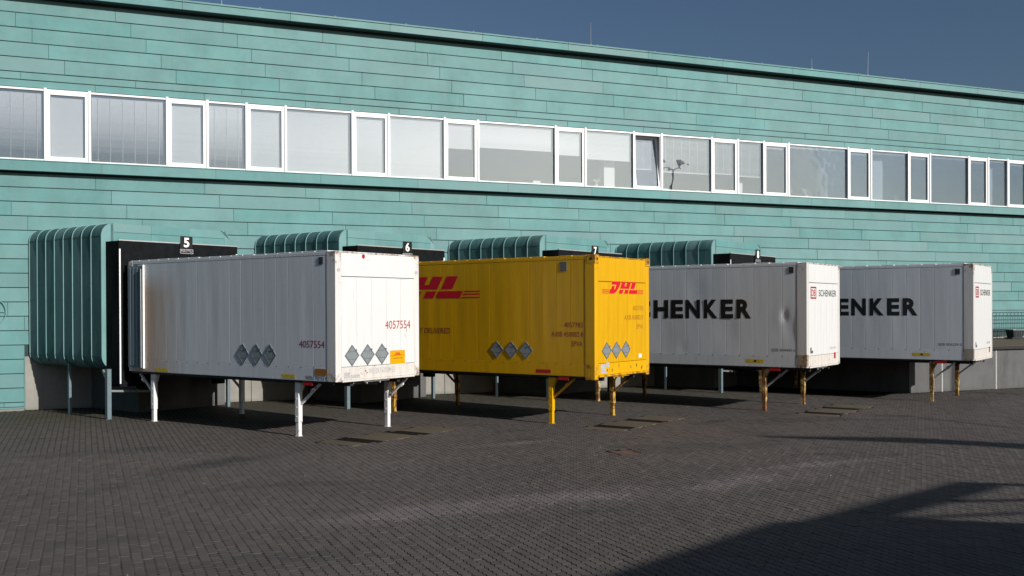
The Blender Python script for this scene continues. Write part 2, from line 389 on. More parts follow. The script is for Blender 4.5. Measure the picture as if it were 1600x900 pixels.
paver_field('paver_field', X[nr], Y[nr], True); paver_field('paver_field', X[fr], Y[fr], False)
# outside the modelled pavers the yard carries on as plain paving
o = MB().add([(-40, -40, -.009), (70, -40, -.009), (70, 5.4, -.009), (-40, 5.4, -.009)], [(0, 1, 2, 3)])
o.add([(-40, 5.4, -.009), (-4.6, 5.4, -.009), (-6, 30.2, -.009), (-40, 30.2, -.009)], [(0, 1, 2, 3)])
o.build('paving_beyond', PAV_N, yard)

# scraps of litter, leaves and grit
lt = MB()
for k in range(70):
    d_ = 9 + 18 * random.random() ** .8; a = random.uniform(-.02, .80); x, y = d_ * math.sin(a), d_ * math.cos(a); r_ = random.uniform(.006, .022); an = random.uniform(0, 3.1)
    c_, s_ = math.cos(an) * r_, math.sin(an) * r_
    lt.add([(x - c_, y - s_, .004), (x + s_ * .6, y - c_ * .6, .006), (x + c_, y + s_, .005), (x - s_ * .6, y + c_ * .6, .012)], [(0, 1, 2, 3), (3, 2, 1, 0)])
tag(lt.build('litter', plain('pale_litter', (.45, .42, .36), .9, 0, .5, 3)), 'small pale scraps of litter scattered over the paving', 'litter', kind='stuff')
# concrete pads with dark steel plates in front of the docks
for i, nm in enumerate(('nearest white swap body', 'yellow swap body', 'dented swap body')):
    c = bw(i, 1.35, -.30); t = empty('concrete_pad', (c[0], c[1], 0), TH)
    tag(t, 'tan concrete pad with two dark plates before the ' + nm, 'pad', 'concrete pads set in the paving')
    for (x0, x1) in ((-1.70, -1.255), (-.80, .24), (.69, 1.70)):
        box('slab', SLAB, t, (x0, x1, -.5, .5, -.05, .001), .002)
    for (x0, x1) in ((-1.25, -.805), (.245, .685)):
        box('steel_plate', PLATE, t, (x0, x1, -.5, .5, -.05, -.001))
t = empty('manhole_cover', (9.28, 16.5, 0)); tag(t, 'small square rusty manhole cover alone in the open paving', 'manhole')
mb = MB()
for b_ in ((-.26, .26, -.26, -.20), (-.26, .26, .20, .26), (-.26, -.20, -.199, .199), (.20, .26, -.199, .199)): mb.box(*b_, -.05, .003)
mb.build('frame', RUSTIRON, t); lid = box('lid', RUSTIRON, t, (-.19, .19, -.19, .19, -.05, -.003))
mb = MB()
for k in range(-3, 4): mb.box(-.17, .17, k * .05 - .008, k * .05 + .008, -.0028, .001)
mb.build('tread', RUSTIRON, lid)

# ------------------------------------------------------------------ the copper-clad warehouse
wh = empty('warehouse', (0, D, 0)); tag(wh, 'long warehouse clad in green patinated copper sheets with a ribbon of windows', 'building')
XL, XR = -9.5, 44.0
Z_WB, Z_WT = 6.734, 8.685
Z_TOP = 11.41; Z_FB = 11.15
CONC_X0 = -1.50                                        # right of this the foot of the wall is concrete up to CONC_Z
CONC_Z = 1.465
core = MB()
core.box(XL, XR, .03, .40, Z_WT + .0, Z_FB)            # above the windows
core.box(XL, XR, .03, .40, CONC_Z, Z_WB)
core.box(XL, CONC_X0, .03, .40, .02, CONC_Z - .001)
core.build('wall_core', BACK, wh)
# cladding rows
PLEN, GH, GV = 2.90, .021, .006
rows = []                                              # (z0, z1, joint offset, x0, x1)
j0 = .79 * 1.054
for k in range(6):                                     # full rows above the windows
    z1 = 11.097 - .397 * k; z0 = z1 - .397
    if k < 5: rows.append((z0, z1, j0 + .40 * k, XL, XR))
rows.append((8.905, 9.112, 1.35, XL, XR)); rows.append((8.70, 8.905, .3, XL, XR))
k = 0; z1 = 6.395
while z1 > .12:
    z0 = z1 - .386
    if z0 < .09: z0 = .09
    rows.append((z0, z1, .3 + .40 * k, XL, XR if z0 > 1.40 else CONC_X0)); z1 -= .386; k += 1
    if z0 <= .09: break
panels = []
for (z0, z1, jo, x0, x1) in rows:
    st = jo % PLEN - PLEN * 6
    x = st
    while x < x1:
        a, b_ = max(x, x0), min(x + PLEN, x1)
        if b_ - a > .05: panels.append((a, b_, z0, z1))
        x += PLEN
def score(p): return -1e3 if p[1] < -1.9 or p[0] > 35.5 else -math.hypot((p[0] + p[1]) / 2, D)
panels.sort(key=score, reverse=True)
cache = {}; rest = MB()
for n_, (a, b_, z0, z1) in enumerate(panels):
    L_, H_ = b_ - a - GV, z1 - z0 - GH
    key = (round(L_, 3), round(H_, 3))
    if key not in cache:
        m_ = MB(); L2, H2 = L_ / 2, H_ / 2; c = .006
        m_.add([(-L2, 0, -H2), (L2, 0, -H2), (L2, 0, H2), (-L2, 0, H2),
                (-L2, -.022, -H2), (L2, -.022, -H2), (L2 - c, -.026, -H2 + c), (-L2 + c, -.026, -H2 + c), (L2 - c, -.020, H2 - c), (-L2 + c, -.020, H2 - c), (L2, -.014, H2), (-L2, -.014, H2)],
               [(7, 6, 8, 9), (4, 5, 6, 7), (5, 10, 8, 6), (10, 11, 9, 8), (11, 4, 7, 9), (0, 1, 5, 4), (1, 2, 10, 5), (2, 3, 11, 10), (3, 0, 4, 11)])
        cache[key] = m_
    if n_ < 300:
        if isinstance(cache[key], MB):
            me = cache[key].mesh('copper_panel'); me.materials.append(COPPER); cache[key] = (cache[key], me)
        elif not isinstance(cache[key], tuple): pass
        link('copper_panel', cache[key][1], None, wh, ((a + b_) / 2, .03 + random.uniform(0, .003), (z0 + z1) / 2),
             (random.gauss(0, .006), 0, random.gauss(0, .002)))
    else:
        m_ = cache[key][0] if isinstance(cache[key], tuple) else cache[key]
        rest.add([(v[0] + (a + b_) / 2, v[1] + .03, v[2] + (z0 + z1) / 2) for v in m_.v], m_.f)
tag(rest.build('copper_panels_beyond', COPPER, wh), kind='stuff')
# roof edge: fascia boards, coping, soffit
OV = -.35
x = XL; k = 0
while x < XR:
    b_ = min(x + 3.02, XR)
    box('fascia_board', COPPER, wh, (x + .003, b_ - .003, OV, OV + .03, Z_FB, Z_TOP - .055), .004)
    box('coping_sheet', COPPER, wh, (x + .002, b_ - .002, OV - .03, .5, Z_TOP - .05, Z_TOP), .006)
    box('ledge_board', COPPER, wh, (x + .9 + .002, b_ + .9 - .002, -.25, -.22, 6.43, 6.70), .004)
    box('ledge_flashing', COPPER, wh, (x + .9 + .002, b_ + .9 - .002, -.27, .02, 6.701, 6.722), .003)
    x += 3.02; k += 1
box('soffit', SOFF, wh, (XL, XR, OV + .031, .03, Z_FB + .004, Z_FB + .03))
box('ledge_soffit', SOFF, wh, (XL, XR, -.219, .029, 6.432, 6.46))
box('roof', ROOFM, wh, (XL, XR, .41, 30, Z_TOP - .35, Z_TOP - .06))
mb = MB(); mb.box(XL, XR, 29.6, 30, .0, Z_TOP - .351); mb.box(XL, XL + .3, .401, 29.59, .0, Z_TOP - .351); mb.box(XR - .3, XR, .401, 29.59, .0, Z_TOP - .351)
mb.build('outer_wall', COPPER, wh)
# standing-seam clips along the coping
mb = MB(); x = XL + 1
while x < XR: mb.box(x, x + .05, OV - .035, OV + .1, Z_TOP + .001, Z_TOP + .02); x += 2.2
mb.build('coping_clips', SEAM, wh)
# room behind the ribbon window
mb = MB(); mb.box(XL + .31, XR - .31, 4.5, 4.6, Z_WB - .6, Z_FB - .2); mb.box(XL + .31, XR - .31, .401, 4.49, Z_WT + .25, Z_WT + .35)
mb.build('room_wall', ROOM, wh); box('room_floor', ROOFM, wh, (XL + .31, XR - .31, .401, 4.49, Z_WB - .5, Z_WB - .4))
box('window_board', FRAMEW, wh, (XL + .31, XR - .31, .12, .40, Z_WB + .012, Z_WB + .04))
# ribbon window
E_ = [-3.87, -2.82, -.9, .15, 2.07, 3.11, 4.15, 5.22, 7.13, 8.21, 9.93, 11.0, 13.59, 14.64, 16.39, 17.44, 19.38, 20.43, 21.49, 22.54, 25.15, 26.2, 27.95, 29.0, 30.92, 31.94, 32.95, 34.0, 35.9, 36.95, 38.9]
E_ = [e * 1.054 for e in E_]
# blind of each window: (share of the height let down, slat pitch at the top, at the bottom) in degrees; + faces the sun
BL_ = {0: (1, 5, -35), 1: (1, -4, -64), 2: (1, 8, 2), 3: (1, -4, -66), 4: (1, 8, -18), 5: (1, 10, -62), 6: (1, 14, -20), 7: (1, 20, -12), 8: (1, 14, -14), 9: (1, 22, -8),
       10: (.45, 26, 22), 11: (.40, 26, -12), 12: (.45, 26, -8), 13: (.48, 26, 14), 14: (.62, -50, -54), 15: (.64, -48, -54), 16: (.64, -50, -54), 17: (.64, -50, -54), 18: (.05, 0, 0)}
frame_cache = {}
for wi in range(len(E_) - 1):
    x0, x1 = E_[wi], E_[wi + 1]; W_ = x1 - x0; case = (wi % 2 == 0)
    zt, zb = Z_WT, Z_WB
    fm = MB(); fw = .035
    fm.box(x0 - fw, x0 + fw, -.075, .06, zb - .05, zt + .03)                      # mullion standing proud
    fm.box(x0 + fw, x1 - fw, -.055, .06, zt - .055, zt); fm.box(x0 + fw, x1 - fw, -.055, .06, zb, zb + .05)
    wn = fm.build('window', FRAMEW, wh, .005)
    sx0, sx1, sz0, sz1 = x0 + fw, x1 - fw, zb + .05, zt - .055
    open_ = wi == 14
    if case:
        sw = .085; s_ = MB(); yo, yi = -.045, .04
        s_.box(sx0, sx0 + sw, yo, yi, sz0, sz1).box(sx1 - sw, sx1, yo, yi, sz0, sz1)
        s_.box(sx0 + sw, sx1 - sw, yo, yi, sz1 - sw, sz1).box(sx0 + sw, sx1 - sw, yo, yi, sz0, sz0 + sw)
        gx0, gx1, gz0, gz1 = sx0 + sw, sx1 - sw, sz0 + sw, sz1 - sw
        gm = MB().box(gx0, gx1, .0, .008, gz0, gz1)
        if open_:                                                               # tilted inwards about its lower edge
            T = Matrix.Translation((0, 0, sz0)) @ Matrix.Rotation(R(-7), 4, 'X') @ Matrix.Translation((0, 0, -sz0))
            for q in (s_, gm): q.v = [tuple(T @ Vector(v)) for v in q.v]
            rim = MB(); rim.box(sx0 - .001, sx0 + .035, -.04, .05, sz0, sz1).box(sx1 - .035, sx1 + .001, -.04, .05, sz0, sz1).box(sx0 + .035, sx1 - .035, -.04, .05, sz1 - .035, sz1).box(sx0 + .035, sx1 - .035, -.04, .05, sz0 - .001, sz0 + .02)
            rim.build('rebate', FRAMEW, wn, .004)
        s_.build('sash', FRAMEW, wn, .006)
        gm.build('pane', GLASS, wn)
        bx0, bx1, bz0, bz1 = gx0 + .01, gx1 - .01, gz0, gz1
    else:
        MB().box(sx0, sx1, .0, .008, sz0, sz1).build('pane', GLASS, wn)
        bx0, bx1, bz0, bz1 = sx0 + .015, sx1 - .015, sz0, sz1
    share, p0, p1 = BL_.get(wi, (.055, 0, 0))
    hh = bz1 - bz0; nb = MB(); by = .075 if not open_ else .30
    nb.box(bx0, bx1, by - .02, by + .02, bz1 - .03, bz1 - .002)
    if share > .1:
        n_s = int(hh * share / .042)
        for q in range(n_s):
            zc = bz1 - .05 - q * .042; u = q / max(1, n_s - 1)
            al = R(p0 + (p1 - p0) * u + random.gauss(0, 1.5)); hw = .026
            dy, dz = math.sin(al) * hw, math.cos(al) * hw                            # slat normal (0,-cos,sin)
            nb.add([(bx0, by - dy * -1, zc + dz), (bx1, by - dy * -1, zc + dz), (bx1, by + dy * -1, zc - dz), (bx0, by + dy * -1, zc - dz)], [(0, 1, 2, 3)])
        zl = bz1 - .05 - n_s * .042
        if share < .9: nb.box(bx0, bx1, by - .014, by + .014, zl - .012, zl + .012)
        lad = MB(); nc = max(2, int(round((bx1 - bx0) / .33)))
        for q in range(nc):
            xc = bx0 + (q + .5) * (bx1 - bx0) / nc
            lad.box(xc - .005, xc + .005, by - .0245, by - .0235, max(zl, bz0), bz1 - .03)
        if p1 < -25: lad.build('blind_cords', FRAMEW, wn)
    else:
        for q in range(6): nb.box(bx0, bx1, by - .024, by + .024, bz1 - .036 - q * .008 - .005, bz1 - .036 - q * .008)
        nc = max(2, int(round((bx1 - bx0) / .3)))
        for q in range(nc):
            xc = bx0 + (q + .5) * (bx1 - bx0) / nc; nb.box(xc - .012, xc + .012, by - .03, by + .03, bz1 - .11, bz1 - .085)
    nb.build('blind', BLIND, wn)
# white columns and desk things standing behind the clear panes
for (xa, wd, z1) in ((15.55 * 1.054, .42, 8.1), (20.75 * 1.054, .22, 7.25), (26.72 * 1.054, .50, 8.5), (32.3 * 1.054, .42, 8.4)):
    box('interior_column', FRAMEW, wh, (xa, xa + wd, .45, .45 + wd, Z_WB - .39, z1), .01)
for (xa, wd, hg) in ((12.9, .28, .12), (13.9, .2, .09), (17.6, .22, .07), (18.9, .18, .06), (20.2, .2, .05), (8.0, .15, .05)):
    box('sill_binder', FRAMEW, wh, (xa * 1.054, xa * 1.054 + wd, .15, .35, Z_WB + .041, Z_WB + .041 + hg), .004)
def sill_plant(xa, hg, n):
    mb = MB()
    for q in range(n):
        a = random.uniform(-.6, .6); p = Vector((xa + random.uniform(-.03, .03), .22, Z_WB + .13)); 
        qv = p + Vector((math.sin(a) * hg, random.uniform(-.04, .06), math.cos(a) * hg * random.uniform(.6, 1)))
        mb.tube(p, qv, .006, 5, .003); mb.add([qv + Vector(v) for v in ((-.04, 0, 0), (0, -.01, .025), (.045, 0, .0), (0, .01, -.02))], [(0, 1, 2, 3)])
    mb.tube((xa, .22, Z_WB + .042), (xa, .22, Z_WB + .14), .05, 10, .065)
    mb.build('sill_plant', FRAMEW, wh)
for xa, hg, n in ((22.75 * 1.054, .28, 4), (23.5 * 1.054, .25, 6), (15.15 * 1.054, .2, 5), (27.6 * 1.054, .2, 5)): sill_plant(xa, hg, n)
# concrete foot of the wall, in cast panels
x = CONC_X0
while x < XR:
    b_ = min(x + 2.99, XR); box('plinth_panel', CONC, wh, (x + .006, b_ - .006, .03, .40, 0, CONC_Z - .012), .008); x += 2.99
box('plinth_joint', BACK, wh, (CONC_X0, XR, .06, .399, .0, CONC_Z - .02))
box('foot_flashing', SEAM, wh, (XL, CONC_X0 - .01, -.02, .029, .055, .088)); box('footing', CONC, wh, (XL, CONC_X0 - .01, .0, .4, -.02, .05))
mb = MB(); mb.box(CONC_X0 - .012, CONC_X0 + .004, -.004, .03, .05, CONC_Z)
mb.build('corner_trim', SEAM, wh)
# pale ring fixed on the wall at the left edge
ring = MB()
RC, RRr = Vector((-2.32, D - .03, 2.65)), .38
for k in range(40):
    a0, a1 = k * math.pi / 20, (k + 1) * math.pi / 20
    ring.tube(RC + Vector((math.cos(a0), 0, math.sin(a0))) * RRr, RC + Vector((math.cos(a1), 0, math.sin(a1))) * RRr, .012, 6, cap=False)
ring.bar(RC + Vector((-RRr, 0, 0)), RC + Vector((RRr, 0, 0)), .014); ring.bar(RC + Vector((0, 0, -RRr)), RC + Vector((0, 0, RRr)), .014)
tag(ring.build('wall_ring', SEAM), 'thin pale ring fixed on the copper wall at the left edge', 'ring')
# lightning rods
for (xr, h_, ln, lab) in ((14.77 * 1.054, .80, 0, 'tall thin lightning rod on the roof edge nearest the middle of the photo'), (25.92 * 1.054, .92, .03, 'tall slightly leaning lightning rod on the roof edge, rightmost of the rods'),
                          (23.43 * 1.054, .42, 0, 'short lightning rod on the roof edge between the two tall ones'), (3.48 * 1.054, .5, 0, 'lightning rod at the top left, cut off by the upper edge')):
    t = empty('lightning_rod', (xr, D - .2, Z_TOP)); tag(t, lab, 'rod', 'lightning rods along the roof')
    MB().tube((0, 0, .05), (ln, 0, h_), .011, 8, .006).build('rod', GALV, t); MB().tube((0, 0, 0), (0, 0, .06), .05, 12, .03).build('foot', GALV, t)

# ------------------------------------------------------------------ lettering
def text_mesh(s, bold=0, shear=0):
    cu = bpy.data.curves.new('t', 'FONT'); cu.body = s; cu.offset = bold; cu.shear = shear; cu.resolution_u = 3
    o = bpy.data.objects.new('t', cu); COL.objects.link(o); bpy.context.view_layer.update()
    me = bpy.data.meshes.new_from_object(o.evaluated_get(bpy.context.evaluated_depsgraph_get()))
    bpy.data.objects.remove(o); return me
SIDE = Matrix(((0, 0, -1, 0), (-1, 0, 0, 0), (0, 1, 0, 0), (0, 0, 0, 1)))        # text x -> -y, text y -> z
END = Matrix(((1, 0, 0, 0), (0, 0, -1, 0), (0, 1, 0, 0), (0, 0, 0, 1)))          # text x -> x, text y -> z
def fit_text(name, s, mat, parent, B, org, w_, h_, bold=0, shear=0):
    me = text_mesh(s, bold, shear); co = np.array([v.co[:] for v in me.vertices]); mn, mx = co.min(0), co.max(0)
    Tm = Matrix.Translation(org) @ B @ Matrix.Diagonal((w_ / (mx[0] - mn[0]), h_ / (mx[1] - mn[1]), 1, 1)) @ Matrix.Translation((-mn[0], -mn[1], 0))
    me.transform(Tm); me.name = name; return link(name, me, mat, parent)
def polys(name, ps, mat, parent, B, org, sc=(1, 1), d=.0015):
    mb = MB(); Tm = Matrix.Translation(org) @ B
    for p in ps: mb.prism([(x * sc[0], y * sc[1]) for x, y in p], Tm, d)
    return mb.build(name, mat, parent)
def side_txt(name, s, mat, par, t0, z0, t1, z1, zb, bold=0, shear=0, off=-.0124):
    return fit_text(name, s, mat, par, SIDE, (off, t0, zb + z0), t0 - t1, z1 - z0, bold, shear)
def end_txt(name, s, mat, par, x0, z0, x1, z1, zb, bold=0, shear=0, off=-.0124):
    return fit_text(name, s, mat, par, END, (x0, off, zb + z0), x1 - x0, z1 - z0, bold, shear)
def logo_polys():
    k = .45; sh = lambda P: [(x + k * y, y) for x, y in P]
    A = []
    # D
    A += [[(.28, .74), (.28, 1), (1.12, 1), (1.26, .95), (1.34, .84), (1.34, .74)][::-1]]
    A += [[(.90, .42), (.90, .74), (1.34, .74), (1.32, .60), (1.24, .42)][::-1]]
    A += [[(.40, .36), (.40, .62), (.74, .62), (.74, .36)][::-1]]
    A += [[(.28, .0), (.28, .36), (1.20, .36), (1.10, .14), (.95, .04), (.80, .0)][::-1]]
    A += [[(.90, .36), (.90, .42), (1.24, .42), (1.20, .36)][::-1]]
    # H
    A += [[(1.50, .42), (1.50, 1), (1.96, 1), (1.96, .42)][::-1], [(1.96, .42), (1.96, .63), (2.18, .63), (2.18, .42)][::-1], [(2.18, .42), (2.18, 1), (2.64, 1), (2.64, .42)][::-1]]
    A += [[(1.50, 0), (1.50, .33), (1.96, .33), (1.96, 0)][::-1], [(2.18, 0), (2.18, .33), (2.64, .33), (2.64, 0)][::-1]]
    # L
    A += [[(2.82, .42), (2.82, 1), (3.32, 1), (3.32, .42)][::-1]]
    A += [[(2.86, .0), (2.74, .12), (2.76, .33), (3.84, .33), (3.84, 0)][::-1]]
    A = [sh(P) for P in A]
    for y in (0, .145, .27):
        A.append([(3.92 + k * y, y), (4.72, y), (4.72, y + .06), (3.92 + k * (y + .06), y + .06)])
        A.append([(-.55, y), (.20 + k * y, y), (.20 + k * (y + .06), y + .06), (-.55, y + .06)])
    return [P if sum((P[i][0] * P[(i + 1) % len(P)][1] - P[(i + 1) % len(P)][0] * P[i][1]) for i in range(len(P))) > 0 else P[::-1] for P in A]
def frame_polys(w_, h_, t_):
    return [[(0, 0), (w_, 0), (w_, t_), (0, t_)], [(0, h_ - t_), (w_, h_ - t_), (w_, h_), (0, h_)], [(0, t_), (t_, t_), (t_, h_ - t_), (0, h_ - t_)], [(w_ - t_, t_), (w_, t_), (w_, h_ - t_), (w_ - t_, h_ - t_)]]

# ------------------------------------------------------------------ swap bodies
def panel_mesh(wd, h_, dents=None, t0=0, z0=0, dense=False, warp=0):
    nx, nz = (8, 30) if dense else (4, 8)
    us = [0, .006] + list(np.linspace(.012, wd - .012, nx)) + [wd - .006, wd]
    vs = []; fs = []
    for iz in range(nz + 1):
        z = h_ * iz / nz
        for iu, u in enumerate(us):
            pr = .006 if iu in (0, len(us) - 1) else .010
            if warp: pr += warp * math.sin(math.pi * u / wd) * math.sin(math.pi * z / h_)
            if dents:
                for (dt, dz, r_, dp, st) in dents:
                    q = ((t0 + u - dt) / r_) ** 2 + ((z0 + z - dz) / (r_ * st)) ** 2
                    pr -= dp * math.exp(-q)
            vs.append((-pr, u, z))
    n = len(us)
    for iz in range(nz):
        for iu in range(n - 1):
            a = iz * n + iu; fs.append((a + 1, a, a + n, a + n + 1))
    me = bpy.data.meshes.new('side_panel'); me.from_pydata(vs, [], fs); me.update()
    me.polygons.foreach_set('use_smooth', [True] * len(me.polygons)); return me
def diamond(par, B, org, r1, r2):
    Tm = Matrix.Translation(org) @ B
    o = MB().prism([(-r1, 0), (0, -r2), (r1, 0), (0, r2)], Tm @ Matrix.Translation((0, 0, .008)), .012).build('placard_holder', GREYAL, par)
    e = MB(); s = .86
    for p, q in (((-r1, 0), (0, -r2)), ((0, -r2), (r1, 0)), ((r1, 0), (0, r2)), ((0, r2), (-r1, 0))):
        e.prism([p, q, (q[0] * s, q[1] * s), (p[0] * s, p[1] * s)], Tm @ Matrix.Translation((0, 0, .013)), .005)
    for y in (-.35, .35): e.prism([(-r1 * .62, y * r2 - .006), (r1 * .62, y * r2 - .006), (r1 * .62, y * r2 + .006), (-r1 * .62, y * r2 + .006)], Tm @ Matrix.Translation((0, 0, .010)), .002)
    e.prism([(r1 * .45, r2 * .48), (r1 * .60, r2 * .40), (r1 * .66, r2 * .48), (r1 * .52, r2 * .58)], Tm @ Matrix.Translation((0, 0, .022)), .009)
    e.build('clip_rim', GREYLN, o)
    return o
def swap_body(i, label, pm, pr, lm, dents=None, rear_lm=None, fittings=False):
    (nx, ny), zb, H = BODIES[i]; zt = zb + H
    t = empty('swap_body', (nx, ny, 0), TH); tag(t, label, 'container', 'swap bodies parked on legs at the docks')
    box('body', pm, t, (.005, BW - .005, .02, BL - .02, zb + .06, zt - .05))
    # long sides: pressed sheets
    n = 17; wd = .385; h_ = H - .30 - .085; cm = [panel_mesh(wd, h_, warp=w_) for w_ in (0, .001, -.003)]
    for me in cm: me.materials.append(pm)
    for k in range(n):
        t0 = .25 + k * wd
        if dents:
            me = panel_mesh(wd, h_, dents, t0, .30, True, 0); me.materials.append(pm)
        else: me = cm[random.choice((0, 0, 1, 2)) if i != 1 else random.choice((1, 2, 2, 0))]
        link('side_panel', me, None, t, (0, t0, zb + .30), (0, 0, max(-.002, min(.002, random.gauss(0, .001)))))
        link('side_panel', cm[0], None, t, (BW, t0 + wd, zb + .30), (0, 0, math.pi))
    for sx in (0, 1):
        x0, x1 = (-.012, .06) if sx == 0 else (BW - .06, BW + .012)
        box('bottom_rail', pm, t, (x0, x1, .24, BL - .02, zb, zb + .295), .006)
        box('top_rail', pm, t, (x0, x1, .20, BL - .02, zt - .085, zt - .004), .012)
        for yy in (0, 1):
            y0, y1 = (-.012, .24) if yy == 0 else (BL - .16, BL)
            xa, xb = (-.016, .15) if sx == 0 else (BW - .15, BW + .016)
            low = .0 if not (fittings and yy == 0) else -.07
            box('corner_post', pr, t, (xa, xb, y0, y1, zb + low, zt), .006)
    nt_ = MB()
    for k in range(n + 1): nt_.box(-.0135, -.0118, .25 + k * wd - .010, .25 + k * wd + .010, zb + .262, zb + .290)
    tag(nt_.build('rail_notches', GREYPR, t), kind='stuff')
    rv = MB()
    for k in range(46): rv.tube((-.0118, .32 + k * .145, zb + .035), (-.0150, .32 + k * .145, zb + .035), .008, 6)
    for k in range(46): rv.tube((-.0118, .32 + k * .145, zt - .06), (-.0150, .32 + k * .145, zt - .06), .008, 6)
    for k in range(16): rv.tube((.22 + k * .14, -.0148, zb + .265), (.22 + k * .14, -.0175, zb + .265), .008, 6)
    tag(rv.build('rivets', pm, t), kind='stuff')
    # front end facing the yard
    nb_ = 5; ww = (BW - .30) / nb_
    em = MB().add([(0, 0, 0), (ww, 0, 0), (ww, 0, 1.86), (0, 0, 1.86), (.004, -.010, .003), (ww - .004, -.010, .003), (ww - .004, -.010, 1.857), (.004, -.010, 1.857)],
                  [(4, 5, 6, 7), (0, 1, 5, 4), (1, 2, 6, 5), (2, 3, 7, 6), (3, 0, 4, 7)]).mesh('end_panel'); em.materials.append(pm)
    for k in range(nb_): link('end_panel', em, None, t, (.15 + k * ww, 0, zb + .30))
    hp = box('header_panel', pm, t, (.152, BW - .152, -.013, .03, zb + 2.175, zt - .03), .004)
    box('header_rail', pr, t, (.152, BW - .152, -.016, .05, zt - .028, zt + .001), .006)
    box('end_beam', CREAM if i != 1 else pm, t, (.152, BW - .152, -.015, .05, zb + .03, zb + .292), .006)
    box('end_sill', CREAM if i != 1 else pr, t, (.16, BW - .16, -.035, .05, zb - .015, zb + .028), .006)
    # door end in the dock
    box('rear_wall', DARK, t, (.15, BW - .15, BL - .05, BL - .01, zb + .02, zt - .03))
    rf = MB(); nR = 18
    for k in range(nR):
        y0 = .22 + k * (BL - .26) / nR; y1 = y0 + (BL - .26) / nR - .03
        rf.box(-.004, BW + .004, y0, y1, zt - .003, zt + .014 + random.uniform(0, .012))
    rf.box(0, BW, .02, BL - .02, zt - .049, zt - .0035)
    rf.build('roof', pm, t, .008)
    # underframe
    uf = MB()
    for x in (.55, BW - .55): uf.box(x - .05, x + .05, .1, BL - .1, zb - .12, zb - .002)
    for y in np.linspace(.5, BL - .5, 9): uf.box(.07, BW - .07, y - .03, y + .03, zb - .06, zb - .003)
    uf.box(.02, .06, .1, BL - .1, zb - .05, zb - .001); uf.box(BW - .06, BW - .02, .1, BL - .1, zb - .05, zb - .001)
    uf.box(.061, BW - .061, .06, BL - .05, zb + .001, zb + .058)
    uf.build('underframe', DARK, t)
    # guide and lock pieces hanging under the sill
    hk = MB()
    for x in (.95, 1.35): hk.tube((x, .05, zb - .02), (x, .05, zb - .085), .022, 8); 
    hk.box(.85, 1.62, .02, .09, zb - .05, zb - .016)
    hk.build('lock_bracket', GALV if i != 1 else YELLOW_R, t)
    # open door leaf folded back along the near side
    dl = MB(); y0, y1 = 6.52, BL - .01
    dl.box(-.05, -.03, y0, y1, zb + .10, zt - .12)
    for y in np.linspace(y0 + .1, y1 - .1, 4): dl.box(-.066, -.0505, y - .045, y + .045, zb + .14, zt - .16)
    d_ = dl.build('door_leaf', DOORB if i == 0 else pm, t, .005)
    MB().box(-.07, -.02, y0 - .03, y0 - .002, zb + .08, zt - .10).build('edge_strip', BRIGHTW if i == 0 else pr, d_)
    MB().tube((-.085, y0 + .03, zb + .1), (-.085, y0 + .03, zt - .2), .013, 8).build('lock_rod', GALV, d_)
    # vent
    v0 = {0: (.47, 2.42, .35, 2.57), 1: (.90, 2.42, .73, 2.63), 2: (.45, 2.41, .33, 2.57), 3: (.47, 2.40, .34, 2.56)}[i]
    vo = MB().box(-.019, -.011, v0[2], v0[0], zb + v0[1], zb + v0[3]).build('vent', GREYLN if i == 1 else BLACK, t)
    vb = MB()
    for q in range(4):
        z = zb + v0[1] + .02 + q * (v0[3] - v0[1] - .04) / 3; vb.box(-.024, -.0192, v0[2] + .01, v0[0] - .01, z - .006, z + .006)
    vb.build('louvre', GREYPR, vo)
    # legs
    for k, (lx, ly) in enumerate(LEGS[i]):
        m_ = lm if k < 2 or not rear_lm else rear_lm
        if i == 1 and k == 1: m_ = LEGY
        if i == 1 and k == 0: m_ = YELLOW
        L_ = MB(); s1, s0 = .055, .045
        L_.box(lx - s1, lx + s1, ly - s1, ly + s1, .30, zb - .002); L_.box(lx - s0, lx + s0, ly - s0, ly + s0, .012, .299); L_.box(lx - .06, lx + .06, ly - .06, ly + .06, .001, .0119)
        L_.add([(lx - s1 - .004, ly - s1, zb - .003), (lx - s1 - .004, ly - .17, zb - .003), (lx - s1 - .004, ly - .15, zb - .09), (lx - s1 - .004, ly - s1, zb - .26),
                (lx + s1 + .004, ly - s1, zb - .003), (lx + s1 + .004, ly - .17, zb - .003), (lx + s1 + .004, ly - .15, zb - .09), (lx + s1 + .004, ly - s1, zb - .26)],
               [(0, 1, 2, 3), (7, 6, 5, 4), (0, 4, 5, 1), (1, 5, 6, 2), (2, 6, 7, 3), (3, 7, 4, 0)])
        for zz in (.42, .62, .80): L_.tube((lx - s1 - .012, ly, zz), (lx + s1 + .012, ly, zz), .012, 8)
        lo = L_.build('leg', m_, t, .008)
        br = MB(); sg = -1 if k < 2 else 1
        br.bar((lx + (.02 if k % 2 == 0 else -.02), ly + sg * .05, zb - .52), (lx + (.04 if k % 2 == 0 else -.04), ly + sg * .62, zb - .06), .05, .05)
        br.tube((lx, ly + sg * .40, zb - .24), (lx, ly + sg * .47, zb - .185), .042, 8)
        br.build('brace', m_ if i != 2 and i != 3 else GALV, lo, .006)
    # lamp under the near rail
    box('side_marker', REDLAMP, t, (.0, .04, .70, .98, zb - .10, zb - .012), .006)
    # yellow or red tape on the rails
    return t, zb, H
PO = -.0165                                            # plane of prints on rails and posts
